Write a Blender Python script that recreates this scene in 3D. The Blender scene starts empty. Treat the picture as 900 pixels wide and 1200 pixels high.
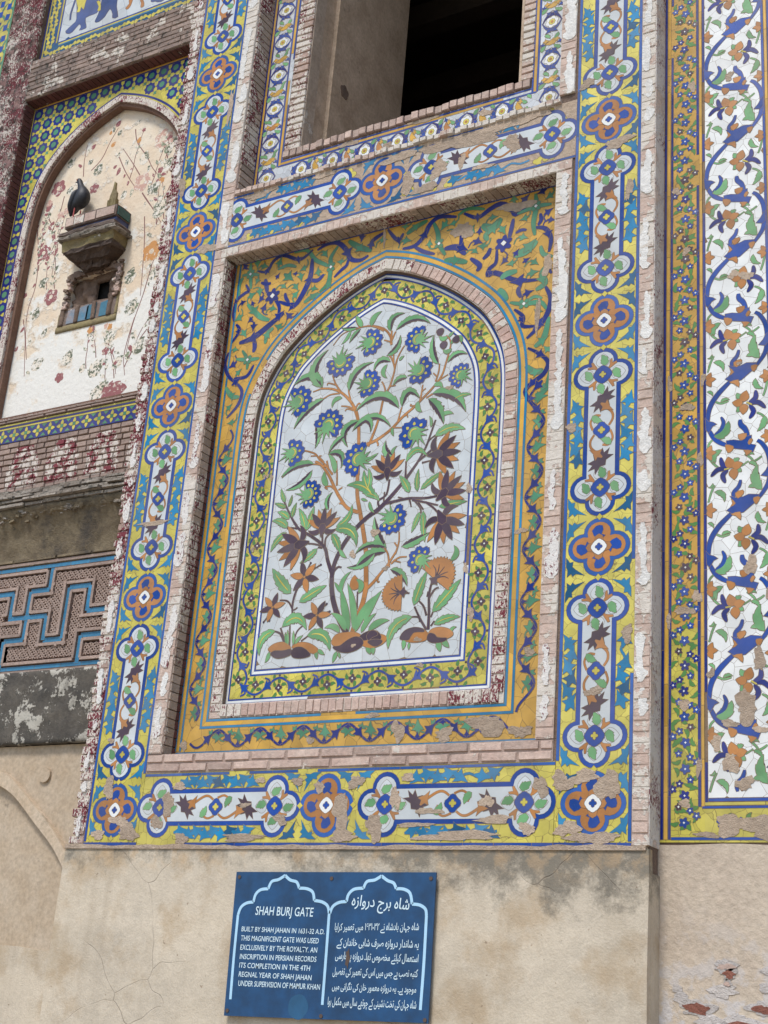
import bpy, math, random, unicodedata
from mathutils import Vector
random.seed(7)
C = bpy.context.scene.collection
SC = bpy.context.scene
PI = math.pi

# ---------------------------------------------------------------- camera
cam_d = bpy.data.cameras.new("camera"); cam = bpy.data.objects.new("camera", cam_d); C.objects.link(cam)
YAW, PIT, ROL = map(math.radians, (32.12, 20.33, 4.58))
CAM = Vector((2.6, -5.6, 1.6)); FPX = 1650.0
_f = Vector((-math.sin(YAW)*math.cos(PIT), math.cos(YAW)*math.cos(PIT), math.sin(PIT)))
_r = _f.cross(Vector((0, 0, 1))).normalized(); _u = _r.cross(_f)
_R = _r*math.cos(ROL)+_u*math.sin(ROL); _U = _u*math.cos(ROL)-_r*math.sin(ROL)
from mathutils import Matrix
cam.matrix_world = Matrix(((_R.x, _U.x, -_f.x, CAM.x), (_R.y, _U.y, -_f.y, CAM.y), (_R.z, _U.z, -_f.z, CAM.z), (0, 0, 0, 1)))
cam_d.sensor_fit = 'VERTICAL'; cam_d.sensor_height = 36.0; cam_d.lens = FPX/1200*36.0
cam_d.clip_end = 2000; cam_d.clip_start = 0.05
SC.camera = cam
# ---------------------------------------------------------------- sky, sun, exposure (bright overcast)
w = bpy.data.worlds.new("World"); SC.world = w; w.use_nodes = True
nt = w.node_tree; bg = nt.nodes["Background"]
sky = nt.nodes.new("ShaderNodeTexSky"); sky.sky_type = 'NISHITA'; sky.sun_disc = False
SUN_EL, SUN_AZ = math.radians(56), math.radians(186)   # azimuth clockwise from +Y
sky.sun_elevation = SUN_EL; sky.sun_rotation = SUN_AZ; sky.dust_density = 1.0; sky.air_density = 1.0
nt.links.new(sky.outputs[0], bg.inputs[0]); bg.inputs[1].default_value = 0.105
sl = bpy.data.lights.new("sun", 'SUN'); sun = bpy.data.objects.new("sun", sl); C.objects.link(sun)
sl.energy = 1.5; sl.angle = math.radians(14); sl.color = (1.0, 0.97, 0.93)
_d = Vector((math.sin(SUN_AZ)*math.cos(SUN_EL), math.cos(SUN_AZ)*math.cos(SUN_EL), math.sin(SUN_EL)))
sun.rotation_euler = _d.to_track_quat('Z', 'Y').to_euler(); sun.location = (0, -20, 20)
SC.view_settings.view_transform = 'Standard'; SC.view_settings.look = 'None'
SC.view_settings.exposure = 0.86; SC.view_settings.gamma = 1.0

# ---------------------------------------------------------------- pixel of the photograph -> point on a wall plane
def unp(px, py, Y=0.0):
    d = _R*((px-450)/FPX) - _U*((py-600)/FPX) + _f
    t = (Y-CAM.y)/d.y; p = CAM+d*t
    return (p.x, p.z)
class Fr:                      # a region of the photograph seen enlarged, on a plane Y
    def __init__(s, x0, y0, k, Y): s.a = (x0, y0, k, Y)
    def __call__(s, x, y):
        x0, y0, k, Y = s.a; return unp(x0+x/k, y0+y/k, Y)
    def l(s, pts): return [s(*p) for p in pts]

# ---------------------------------------------------------------- materials
def lin(c):
    return tuple(((v/255)/12.92 if v/255 <= .04045 else ((v/255+.055)/1.055)**2.4) for v in c)+(1,)
class NB:
    def __init__(s, name):
        s.m = bpy.data.materials.new(name); s.m.use_nodes = True; s.t = s.m.node_tree; s.n = s.t.nodes
        s.b = s.n["Principled BSDF"]; s.pos = s.n.new("ShaderNodeNewGeometry").outputs['Position']
    def lk(s, a, b): s.t.links.new(a, b)
    def noise(s, sc, det=4, rough=.55, off=0, stretch=None):
        v = s.pos
        if off or stretch:
            mp = s.n.new("ShaderNodeMapping"); s.lk(v, mp.inputs[0]); mp.inputs[1].default_value = (off, off*.7, off*.3)
            if stretch: mp.inputs[3].default_value = stretch
            v = mp.outputs[0]
        n = s.n.new("ShaderNodeTexNoise"); s.lk(v, n.inputs['Vector']); n.inputs['Scale'].default_value = sc
        n.inputs['Detail'].default_value = det; n.inputs['Roughness'].default_value = rough; return n.outputs[0]
    def ramp(s, v, lo, hi, a=0., b=1.):
        m = s.n.new("ShaderNodeMapRange"); s.lk(v, m.inputs[0])
        m.inputs[1].default_value = lo; m.inputs[2].default_value = hi; m.inputs[3].default_value = a; m.inputs[4].default_value = b
        return m.outputs[0]
    def math(s, op, a, b):
        m = s.n.new("ShaderNodeMath"); m.operation = op
        for i, x in enumerate((a, b)):
            if isinstance(x, (int, float)): m.inputs[i].default_value = x
            else: s.lk(x, m.inputs[i])
        return m.outputs[0]
    def mix(s, f, a, b):
        m = s.n.new("ShaderNodeMix"); m.data_type = 'RGBA'
        if isinstance(f, (int, float)): m.inputs[0].default_value = f
        else: s.lk(f, m.inputs[0])
        for i, x in ((6, a), (7, b)):
            if isinstance(x, tuple): m.inputs[i].default_value = x
            else: s.lk(x, m.inputs[i])
        return m.outputs[2]
    def mul(s, a, f):      # colour times value
        m = s.n.new("ShaderNodeVectorMath"); m.operation = 'SCALE'; s.lk(a, m.inputs[0])
        if isinstance(f, (int, float)): m.inputs[3].default_value = f
        else: s.lk(f, m.inputs[3])
        return m.outputs[0]
    def voro(s, sc, feat='DISTANCE_TO_EDGE', warp=0., out=0, rnd=1.0):
        v = s.pos
        if warp:
            n = s.n.new("ShaderNodeTexNoise"); s.lk(v, n.inputs['Vector']); n.inputs['Scale'].default_value = sc*1.3
            a = s.n.new("ShaderNodeVectorMath"); a.operation = 'MULTIPLY_ADD'; s.lk(n.outputs[1], a.inputs[0])
            a.inputs[1].default_value = (warp,)*3; s.lk(v, a.inputs[2]); v = a.outputs[0]
        n = s.n.new("ShaderNodeTexVoronoi"); n.feature = feat; n.inputs['Scale'].default_value = sc
        n.inputs['Randomness'].default_value = rnd
        s.lk(v, n.inputs['Vector']); return n.outputs[out]
    def sepz(s, i=2):
        x = s.n.new("ShaderNodeSeparateXYZ"); s.lk(s.pos, x.inputs[0]); return x.outputs[i]
    def rand(s): return s.n.new("ShaderNodeObjectInfo").outputs['Random']
    def bump(s, h, st, dist=.01):
        b = s.n.new("ShaderNodeBump"); b.inputs['Strength'].default_value = st; b.inputs['Distance'].default_value = dist
        s.lk(h, b.inputs['Height']); s.lk(b.outputs[0], s.b.inputs['Normal'])
    def done(s, col, rough=.8):
        s.lk(col, s.b.inputs['Base Color'])
        if isinstance(rough, (int, float)): s.b.inputs['Roughness'].default_value = rough
        else: s.lk(rough, s.b.inputs['Roughness'])
        return s.m
def tile(name, rgb, joints=0, var=.22, dirt=.35):
    if 'white' in name: var = .10
    b = NB(name); c = lin(rgb)
    big = b.noise(9, 3); fine = b.noise(160, 3)
    col = b.mix(b.ramp(big, .3, .7), tuple(x*(1-var) for x in c[:3])+(1,), tuple(min(.9, x*(1+var*.6)) for x in c[:3])+(1,))
    col = b.mul(col, b.ramp(b.rand(), 0, 1, *((.90, 1.04) if 'white' in name else (.78, 1.10))))
    fade = b.math('FRACT', b.math('MULTIPLY', b.rand(), 7.31), 0)
    col = b.mix(b.ramp(fade, .4, 1, 0, .09), col, lin((178, 168, 152)))
    spots = b.ramp(b.noise(75, 5, .7, 3), .64, .74)
    col = b.mix(b.math('MULTIPLY', spots, dirt), col, lin((120, 100, 82)))
    film = b.ramp(b.noise(2.3, 5, .6, 9), .42, .75, 0, .15)
    col = b.mix(film, col, lin((168, 150, 128)))
    if joints:
        e = b.voro(joints, warp=.02)
        col = b.mix(b.ramp(e, .0, .022, .8, 0), col, lin((105, 85, 62)))
        cellv = b.voro(joints, 'F1', warp=.02, out=1)
        sx = b.n.new("ShaderNodeSeparateColor"); b.lk(cellv, sx.inputs[0])
        col = b.mul(col, b.ramp(sx.outputs[0], 0, 1, .84, 1.06))
    b.b.inputs['Specular IOR Level'].default_value = .28
    b.bump(b.math('ADD', fine, b.math('MULTIPLY', big, 2.)), .12, .004)
    return b.done(col, b.ramp(b.noise(40, 3), .3, .7, .28, .5))
T = {k: tile('glazed_tile_'+k, v) for k, v in dict(
    blue=(12, 66, 148), navy=(12, 36, 118), paleblue=(34, 86, 158), turquoise=(20, 122, 166), teal=(20, 88, 126), white=(198, 203, 203),
    yellow=(200, 186, 80), ochre=(206, 160, 64), green=(108, 162, 108), seagreen=(74, 138, 104), orange=(178, 120, 64), purple=(72, 54, 68),
    leaf=(78, 128, 62), grey=(184, 192, 188), brightwhite=(226, 227, 223), pink=(196, 140, 110)).items()}
T['yground'] = tile('yellow_tile_ground', (202, 189, 82), joints=17)
T['oground'] = tile('ochre_tile_ground', (206, 160, 64), joints=13)
T['elephant'] = tile('glazed_tile_slate_blue', (66, 84, 132))

def masonry(name, base, base2, wash=0., red=0., soot=0., moss=0., scale=1., bumpst=.5, rand=.18, rough=.9, washcol=(214, 204, 190), patch=5., zs=None):
    b = NB(name); n1 = b.noise(6*scale, 6, .6); n2 = b.noise(45*scale, 5, .65); n3 = b.noise(180, 3)
    col = b.mix(b.ramp(n1, .3, .7), lin(base), lin(base2))
    col = b.mul(col, b.ramp(b.rand(), 0, 1, 1-rand, 1+rand*.6))
    col = b.mul(col, b.ramp(n2, .25, .75, .72, 1.14))
    h = b.math('ADD', n2, b.math('MULTIPLY', n3, .4))
    if wash:
        mk = b.math('ADD', b.noise(patch, 6, .62, 11), b.math('MULTIPLY', b.noise(60, 4, .6, 5), .25))
        lo = 1.125-.5*wash-.25
        wm = b.ramp(mk, lo-.012, lo+.012)
        wc = b.mul(b.mix(b.ramp(n2, .3, .7), lin(washcol), tuple(x*.86 for x in lin(washcol)[:3])+(1,)), 1.0)
        if red:
            rm = b.ramp(b.math('ADD', b.noise(95, 4, .7, 21, (1, 1, .55)), b.math('MULTIPLY', b.noise(7, 3, .5, 31), .55)), 1.04-.36*red-.02, 1.04-.36*red+.02)
            wc = b.mix(rm, wc, lin((112, 44, 52)))
        col = b.mix(wm, col, wc); h = b.math('ADD', h, b.math('MULTIPLY', wm, 1.2))
    if soot:
        sm = b.ramp(b.math('ADD', b.noise(3.2, 7, .7, 41, (1, 1, .6)), b.math('MULTIPLY', b.noise(30, 4, .7, 2), .3)), .95-.4*soot, 1.05-.3*soot)
        col = b.mix(b.math('MULTIPLY', sm, .85), col, lin((66, 60, 54)))
    if moss:
        mm = b.ramp(b.noise(22, 6, .75, 51), .68-.2*moss, .74-.18*moss); col = b.mix(b.math('MULTIPLY', mm, .75), col, lin((58, 58, 50)))
    b.bump(h, bumpst, .012)
    return b.done(col, rough)
MT = dict(
    brick=masonry('weathered_pink_brick', (184, 156, 142), (202, 180, 164), soot=.22, rand=.24, wash=.2),
    brickwash=masonry('whitewashed_brick', (196, 168, 152), (206, 186, 170), wash=.50, rand=.10, patch=5),
    brickred=masonry('whitewashed_brick_with_red_paint', (172, 142, 128), (188, 164, 148), wash=.62, red=.55, rand=.15, patch=5),
    brickraw=masonry('whitewashed_edge_brick_with_crimson_flecks', (150, 120, 108), (184, 158, 142), wash=.72, red=.72, soot=.2, rand=.2, patch=8),
    maroon=masonry('maroon_painted_brick', (92, 52, 48), (116, 72, 64), wash=.12, rand=.3),
    archbrick=masonry('arch_brick_with_limewash', (176, 140, 124), (190, 160, 142), wash=.5, red=.7, rand=.22, patch=3.2),
    archred=masonry('arch_brick_with_limewash_and_crimson', (168, 132, 118), (186, 156, 140), wash=.78, red=.62, rand=.12, patch=6),
    archpink=masonry('bare_pink_arch_brick', (192, 160, 146), (204, 180, 164), wash=.22, rand=.14),
    archwhite=masonry('limewashed_arch_brick', (182, 150, 134), (196, 170, 154), wash=.6, rand=.1, patch=14),
    merlonred=masonry('crimson_painted_brick', (150, 128, 116), (166, 144, 130), wash=.85, red=.72, rand=.12, patch=10),
    tileteal=masonry('worn_teal_tile', (58, 84, 78), (40, 110, 108), soot=.5, rough=.5, bumpst=.4),
    tileworn=masonry('half_bare_turquoise_tile', (44, 126, 156), (170, 140, 124), wash=.25, washcol=(170, 140, 124), soot=.2, rough=.6, bumpst=.4, patch=14),
    redbrick=masonry('broken_red_brick', (150, 96, 78), (128, 80, 66), bumpst=.9),
    limepatch=masonry('pale_lime_patch', (192, 182, 172), (204, 196, 190), bumpst=.8, soot=.15),
    frettq=masonry('worn_fret_turquoise_tile', (46, 118, 156), (62, 128, 160), soot=.25, rough=.5, bumpst=.2),
    lintel=masonry('grey_weathered_brick', (142, 122, 112), (160, 140, 126), soot=.6, moss=.75, rand=.25, wash=.3, patch=7),
    merlon=masonry('brick_with_faded_crimson_paint', (150, 128, 116), (166, 144, 130), soot=.25, moss=.3, rand=.18),
    mortar=masonry('mortar', (176, 154, 132), (190, 170, 148), bumpst=.8, soot=.15),
    joint=masonry('dark_mortar_joint', (120, 98, 84), (148, 126, 108), bumpst=.8, soot=.3),
    grout=masonry('grout', (112, 92, 72), (136, 114, 90), bumpst=.3),
    rough=masonry('rough_plaster_with_crimson_paint', (118, 84, 80), (166, 134, 126), wash=.62, red=.8, soot=.3, moss=.95, bumpst=1.0, patch=9, rand=0),
    cornice=masonry('weathered_cornice', (140, 126, 112), (186, 176, 162), soot=.55, moss=.75, bumpst=1.0, patch=8),
    eave=masonry('sooty_shaded_eave_plaster', (112, 96, 74), (150, 134, 106), soot=.6, moss=.3, bumpst=.9),  # soot, with the shadow under the cornice also put into the colour
    black=masonry('soot_blackened_plaster', (72, 68, 62), (112, 104, 92), soot=.75, moss=.5, wash=.42, washcol=(186, 180, 166), patch=7),
    jali=masonry('carved_brick', (166, 142, 128), (180, 158, 144), soot=.15, bumpst=.7),
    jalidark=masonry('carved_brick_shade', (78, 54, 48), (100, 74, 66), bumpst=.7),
    jamb=masonry('window_jamb_plaster', (216, 192, 166), (180, 156, 130), soot=.35, bumpst=.5),
    jambedge=masonry('jamb_edge_plaster', (176, 156, 136), (196, 178, 158), wash=.3, bumpst=.6),
    dark=masonry('room_plaster_shade_tone', (44, 36, 30), (56, 46, 38)),  # darkened plaster: the gloom of the room is put into its colour
    niche=masonry('ochre_plaster', (184, 162, 134), (198, 180, 156), bumpst=.12, soot=.3),
    limewash=masonry('thick_limewash', (222, 217, 208), (230, 227, 220), bumpst=.6, rand=.06, soot=.05),
    limered=masonry('limewash_with_crimson_flecks', (200, 188, 176), (212, 204, 194), wash=.95, washcol=(226, 220, 212), red=.45, bumpst=.6, rand=.05),
    sootbrown=masonry('sooty_brown_brick', (104, 76, 62), (128, 98, 80), bumpst=.8),
    pitch=masonry('hollow_shade_black', (14, 11, 9), (20, 16, 13)),  # near-black colour stands in for the shade inside the bracket hole
    retface=masonry('limewashed_return_face', (204, 184, 170), (214, 198, 184), wash=.6, red=.5, washcol=(222, 214, 206), bumpst=.7, patch=4),
    retn=masonry('return_face_plaster', (168, 148, 132), (190, 172, 156), wash=.5, red=.68, bumpst=.7),
    rubble=masonry('broken_masonry', (104, 84, 70), (150, 126, 108), soot=.3, bumpst=1.),
    slate=masonry('bracket_masonry', (112, 96, 88), (140, 122, 110), soot=.35, moss=.3, bumpst=.8, wash=.1),
    ylime=masonry('yellow_limewash', (150, 136, 90), (132, 116, 88), soot=.3, moss=.2, wash=.15, bumpst=.7),
    tiletq=masonry('worn_turquoise_tile', (44, 112, 138), (84, 128, 140), soot=.5, rough=.4, bumpst=.2),
    tileco=masonry('worn_cobalt_tile', (56, 70, 120), (86, 92, 124), soot=.3, rough=.5, bumpst=.3))
# base plaster: pale, stained, cracked
def base_plaster(name, top=2.39, stainx=.1):
    b = NB(name); n1 = b.noise(1.6, 6, .6); n2 = b.noise(14, 6, .65); n3 = b.noise(120, 4, .6)
    col = b.mix(b.ramp(n1, .32, .68), lin((202, 187, 163)), lin((186, 174, 155)))
    col = b.mix(b.ramp(n2, .35, .75), col, lin((208, 194, 172)))
    col = b.mul(col, b.ramp(n3, .2, .8, .86, 1.08))
    blot = b.ramp(b.noise(3.4, 6, .65, 15), .5, .66, 0, .75); col = b.mix(blot, col, lin((172, 150, 120)))
    st = b.ramp(b.noise(5, 6, .65, 33, (1, 1, .12)), .52, .7, 0, .38); col = b.mix(st, col, lin((158, 142, 120)))
    tw = b.noise(2.2, 2, .4, 61, (.5, 1, 1.6)); col = b.mul(col, b.ramp(tw, .35, .65, .93, 1.05))
    # dark algae under the tile line
    z = b.sepz(); g = b.ramp(z, top-.45, top, 0, .47)
    x = b.sepz(0); gx = b.ramp(x, stainx-1.6, stainx, .0, .18)
    a = b.math('ADD', b.math('ADD', g, gx), b.math('MULTIPLY', b.noise(7, 8, .76, 27), .86))
    col = b.mix(b.ramp(a, .82, .99, 0, .82), col, lin((104, 98, 86)))
    a2 = b.math('MULTIPLY', b.ramp(z, top-.16, top-.02), b.ramp(b.noise(11, 5, .6, 3), .5, .62))
    col = b.mix(b.math('MULTIPLY', a2, .38), col, lin((206, 170, 124)))
    e = b.voro(2.3, warp=.22); cr = b.ramp(e, .0, .005, 1, 0); cr = b.math('MULTIPLY', cr, b.ramp(b.noise(1.5, 3, .5, 77), .5, .62))
    col = b.mix(b.math('MULTIPLY', cr, .55), col, lin((110, 92, 74)))
    dots = b.ramp(b.noise(34, 2, .5, 9), .74, .77); col = b.mix(b.math('MULTIPLY', dots, .6), col, lin((120, 98, 78)))
    b.bump(b.math('ADD', b.math('ADD', n2, b.math('MULTIPLY', n3, .35)), b.math('MULTIPLY', cr, -1.)), .5, .014)
    return b.done(col, .92)
MT['base'] = base_plaster('stained_cream_plaster')
def right_plaster():
    b = NB('rough_cream_plaster'); n1 = b.noise(3, 6, .6); n2 = b.noise(38, 6, .7); n3 = b.noise(12, 5, .6, 4)
    col = b.mix(b.ramp(n1, .3, .7), lin((188, 170, 150)), lin((206, 190, 168)))
    col = b.mul(col, b.ramp(n2, .25, .75, .78, 1.12))
    z = b.sepz(); wsh = b.math('MULTIPLY', b.ramp(z, 2.2, 1.7), b.ramp(n3, .5, .58)); col = b.mix(wsh, col, lin((196, 190, 186)))
    b.bump(b.math('ADD', n2, n3), .6, .016); return b.done(col, .95)
MT['rplaster'] = right_plaster()
def niche_fresco():
    b = NB('cream_fresco_plaster'); n1 = b.noise(3.4, 6, .62); n2 = b.noise(26, 5, .65); n3 = b.noise(130, 4, .6)
    z = b.sepz()
    col = b.mix(b.ramp(n1, .4, .6), lin((222, 200, 172)), lin((228, 213, 190)))
    m = b.math('ADD', b.noise(5.5, 6, .68, 8), b.ramp(z, 6.6, 5.6, 0, .26))
    col = b.mix(b.ramp(m, .56, .66), col, lin((228, 224, 214)))
    col = b.mul(col, b.ramp(n3, .2, .8, .88, 1.06))
    sp = b.ramp(n2, .66, .7); col = b.mix(b.math('MULTIPLY', sp, .5), col, lin((176, 136, 104)))
    b.bump(b.math('ADD', n2, b.math('MULTIPLY', b.ramp(m, .56, .6), 1.)), .5, .014); return b.done(col, .9)
MT['fresco'] = niche_fresco()
def paint(name, rgb, keep):
    # pigment flaked off the fresco: the ground shows between the flakes
    b = NB(name); n = b.math('ADD', b.noise(55, 5, .75, 4), b.math('MULTIPLY', b.noise(14, 3, .5, 6), .35))
    m = b.ramp(n, .98-.5*keep, 1.0-.5*keep, 1, 0)
    n1 = b.noise(20, 4)
    col = b.mix(m, lin(rgb), b.mix(b.ramp(n1, .3, .7), lin((224, 206, 180)), lin((226, 222, 212))))
    b.bump(m, .3, .004); return b.done(col, .9)
PT = dict(green=paint('flaked_dark_green_paint', (98, 104, 84), .60), red=paint('flaked_crimson_paint', (146, 92, 92), .8), orange=paint('flaked_ochre_paint', (196, 140, 84), .85),
          stem=paint('flaked_maroon_paint', (130, 90, 84), 1.0), palegreen=paint('flaked_grey_green_paint', (126, 134, 108), .6), pinkp=paint('flaked_pink_paint', (196, 156, 140), .7))
def flat(name, rgb, rough=.6, metal=0, n=.1):
    b = NB(name); c = lin(rgb); k = b.noise(12, 5)
    col = b.mix(b.ramp(k, .3, .7), tuple(x*(1-n) for x in c[:3])+(1,), tuple(min(.95, x*(1+n)) for x in c[:3])+(1,))
    b.b.inputs['Metallic'].default_value = metal; return b.done(col, rough)

# ---------------------------------------------------------------- object helpers
def put(name, mesh, parent=None, loc=(0, 0, 0)):
    o = bpy.data.objects.new(name, mesh); C.objects.link(o)
    wl = Vector(loc)
    o['w'] = list(wl)
    if parent is not None: o.parent = parent; o.location = wl-Vector(parent['w'])
    else: o.location = wl
    return o
def empty(name, label, cat, loc, group=None):
    o = put(name, None, None, loc); o['label'] = label; o['category'] = cat
    if group: o['group'] = group
    o.empty_display_size = .1; return o
def tag(o, label=None, cat=None, group=None, kind=None):
    for k, v in (('label', label), ('category', cat), ('group', group), ('kind', kind)):
        if v: o[k] = v
    return o
def mesh(name, vs, fs, mat, smooth=False):
    m = bpy.data.meshes.new(name); m.from_pydata(vs, [], fs); m.materials.append(mat)
    if smooth: m.polygons.foreach_set('use_smooth', [True]*len(m.polygons))
    m.update(); return m
class MB:
    def __init__(s): s.v = []; s.f = []
    def add(s, vs, fs):
        n = len(s.v); s.v += vs; s.f += [tuple(i+n for i in f) for f in fs]
    def box(s, x0, x1, y0, y1, z0, z1):
        s.add([(x0, y0, z0), (x1, y0, z0), (x1, y1, z0), (x0, y1, z0), (x0, y0, z1), (x1, y0, z1), (x1, y1, z1), (x0, y1, z1)],
              [(0, 3, 2, 1), (4, 5, 6, 7), (0, 1, 5, 4), (1, 2, 6, 5), (2, 3, 7, 6), (3, 0, 4, 7)])
    def prism(s, pts, yf, yb):       # outline in (x,z), front at yf, back at yb
        pts = ccw(pts); n = len(pts)
        s.add([(x, yf, z) for x, z in pts]+[(x, yb, z) for x, z in pts],
              [tuple(range(n))]+[(i, i+n, (i+1) % n+n, (i+1) % n) for i in range(n)])
    def build(s, name, mat, parent=None, org=(0, 0, 0), smooth=False):
        ox, oy, oz = org
        return put(name, mesh(name, [(a-ox, b-oy, c-oz) for a, b, c in s.v], s.f, mat, smooth), parent, org)
def area(p): return sum(p[i][0]*p[(i+1) % len(p)][1]-p[(i+1) % len(p)][0]*p[i][1] for i in range(len(p)))/2
def ccw(p): return list(p) if area(p) > 0 else list(p)[::-1]
def grow(pts, d):
    pts = ccw(pts); n = len(pts); out = []
    for i in range(n):
        a, b, c = pts[i-1], pts[i], pts[(i+1) % n]
        u = _n2(b[0]-a[0], b[1]-a[1]); v = _n2(c[0]-b[0], c[1]-b[1])
        nx, nz = u[1]+v[1], -(u[0]+v[0]); L = math.hypot(nx, nz)
        if L < 1e-6: nx, nz, L = u[1], -u[0], 1
        k = min(2.2, 2/L if L > .1 else 2.2)*d/1
        out.append((b[0]+nx/L*k*1.0 if L else b[0], b[1]+nz/L*k))
    return out
def _n2(x, y):
    L = math.hypot(x, y) or 1; return (x/L, y/L)
def inner(pts, cx=0, cz=0): return (sum(p[0] for p in pts)/len(pts), sum(p[1] for p in pts)/len(pts))
def spl(pts, k=5, closed=False):     # Catmull-Rom
    P = [tuple(p) for p in pts]; n = len(P); out = []
    if n < 3 and not closed: return P
    g = (lambda i: P[i % n]) if closed else (lambda i: P[min(max(i, 0), n-1)])
    for i in range(n if closed else n-1):
        a, b, c, d = g(i-1), g(i), g(i+1), g(i+2)
        for j in range(k):
            t = j/k; out.append(tuple(.5*((2*b[q])+(-a[q]+c[q])*t+(2*a[q]-5*b[q]+4*c[q]-d[q])*t*t+(-a[q]+3*b[q]-3*c[q]+d[q])*t**3) for q in range(len(b))))
    if not closed: out.append(P[-1])
    return out
def ribbon(pts, wfun):               # centre line, half width per point -> (left, right)
    L, R = [], []
    n = len(pts)
    for i in range(n):
        a = pts[max(i-1, 0)]; b = pts[min(i+1, n-1)]; u = _n2(b[0]-a[0], b[1]-a[1]); h = wfun(i/(n-1)) if callable(wfun) else wfun
        L.append((pts[i][0]-u[1]*h, pts[i][1]+u[0]*h)); R.append((pts[i][0]+u[1]*h, pts[i][1]-u[0]*h))
    return L, R
def strip_geo(L, R, yf, yb):
    n = len(L); vs = []
    for a, b in zip(L, R): vs += [(a[0], yf, a[1]), (b[0], yf, b[1]), (a[0], yb, a[1]), (b[0], yb, b[1])]
    fs = []
    for i in range(n-1):
        p, q = 4*i, 4*i+4
        fs += [(p, p+1, q+1, q), (p+1, p+3, q+3, q+1), (p+2, p, q, q+2)]
    fs += [(0, 2, 3, 1), (4*n-4, 4*n-3, 4*n-1, 4*n-2)]
    return vs, fs

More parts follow.
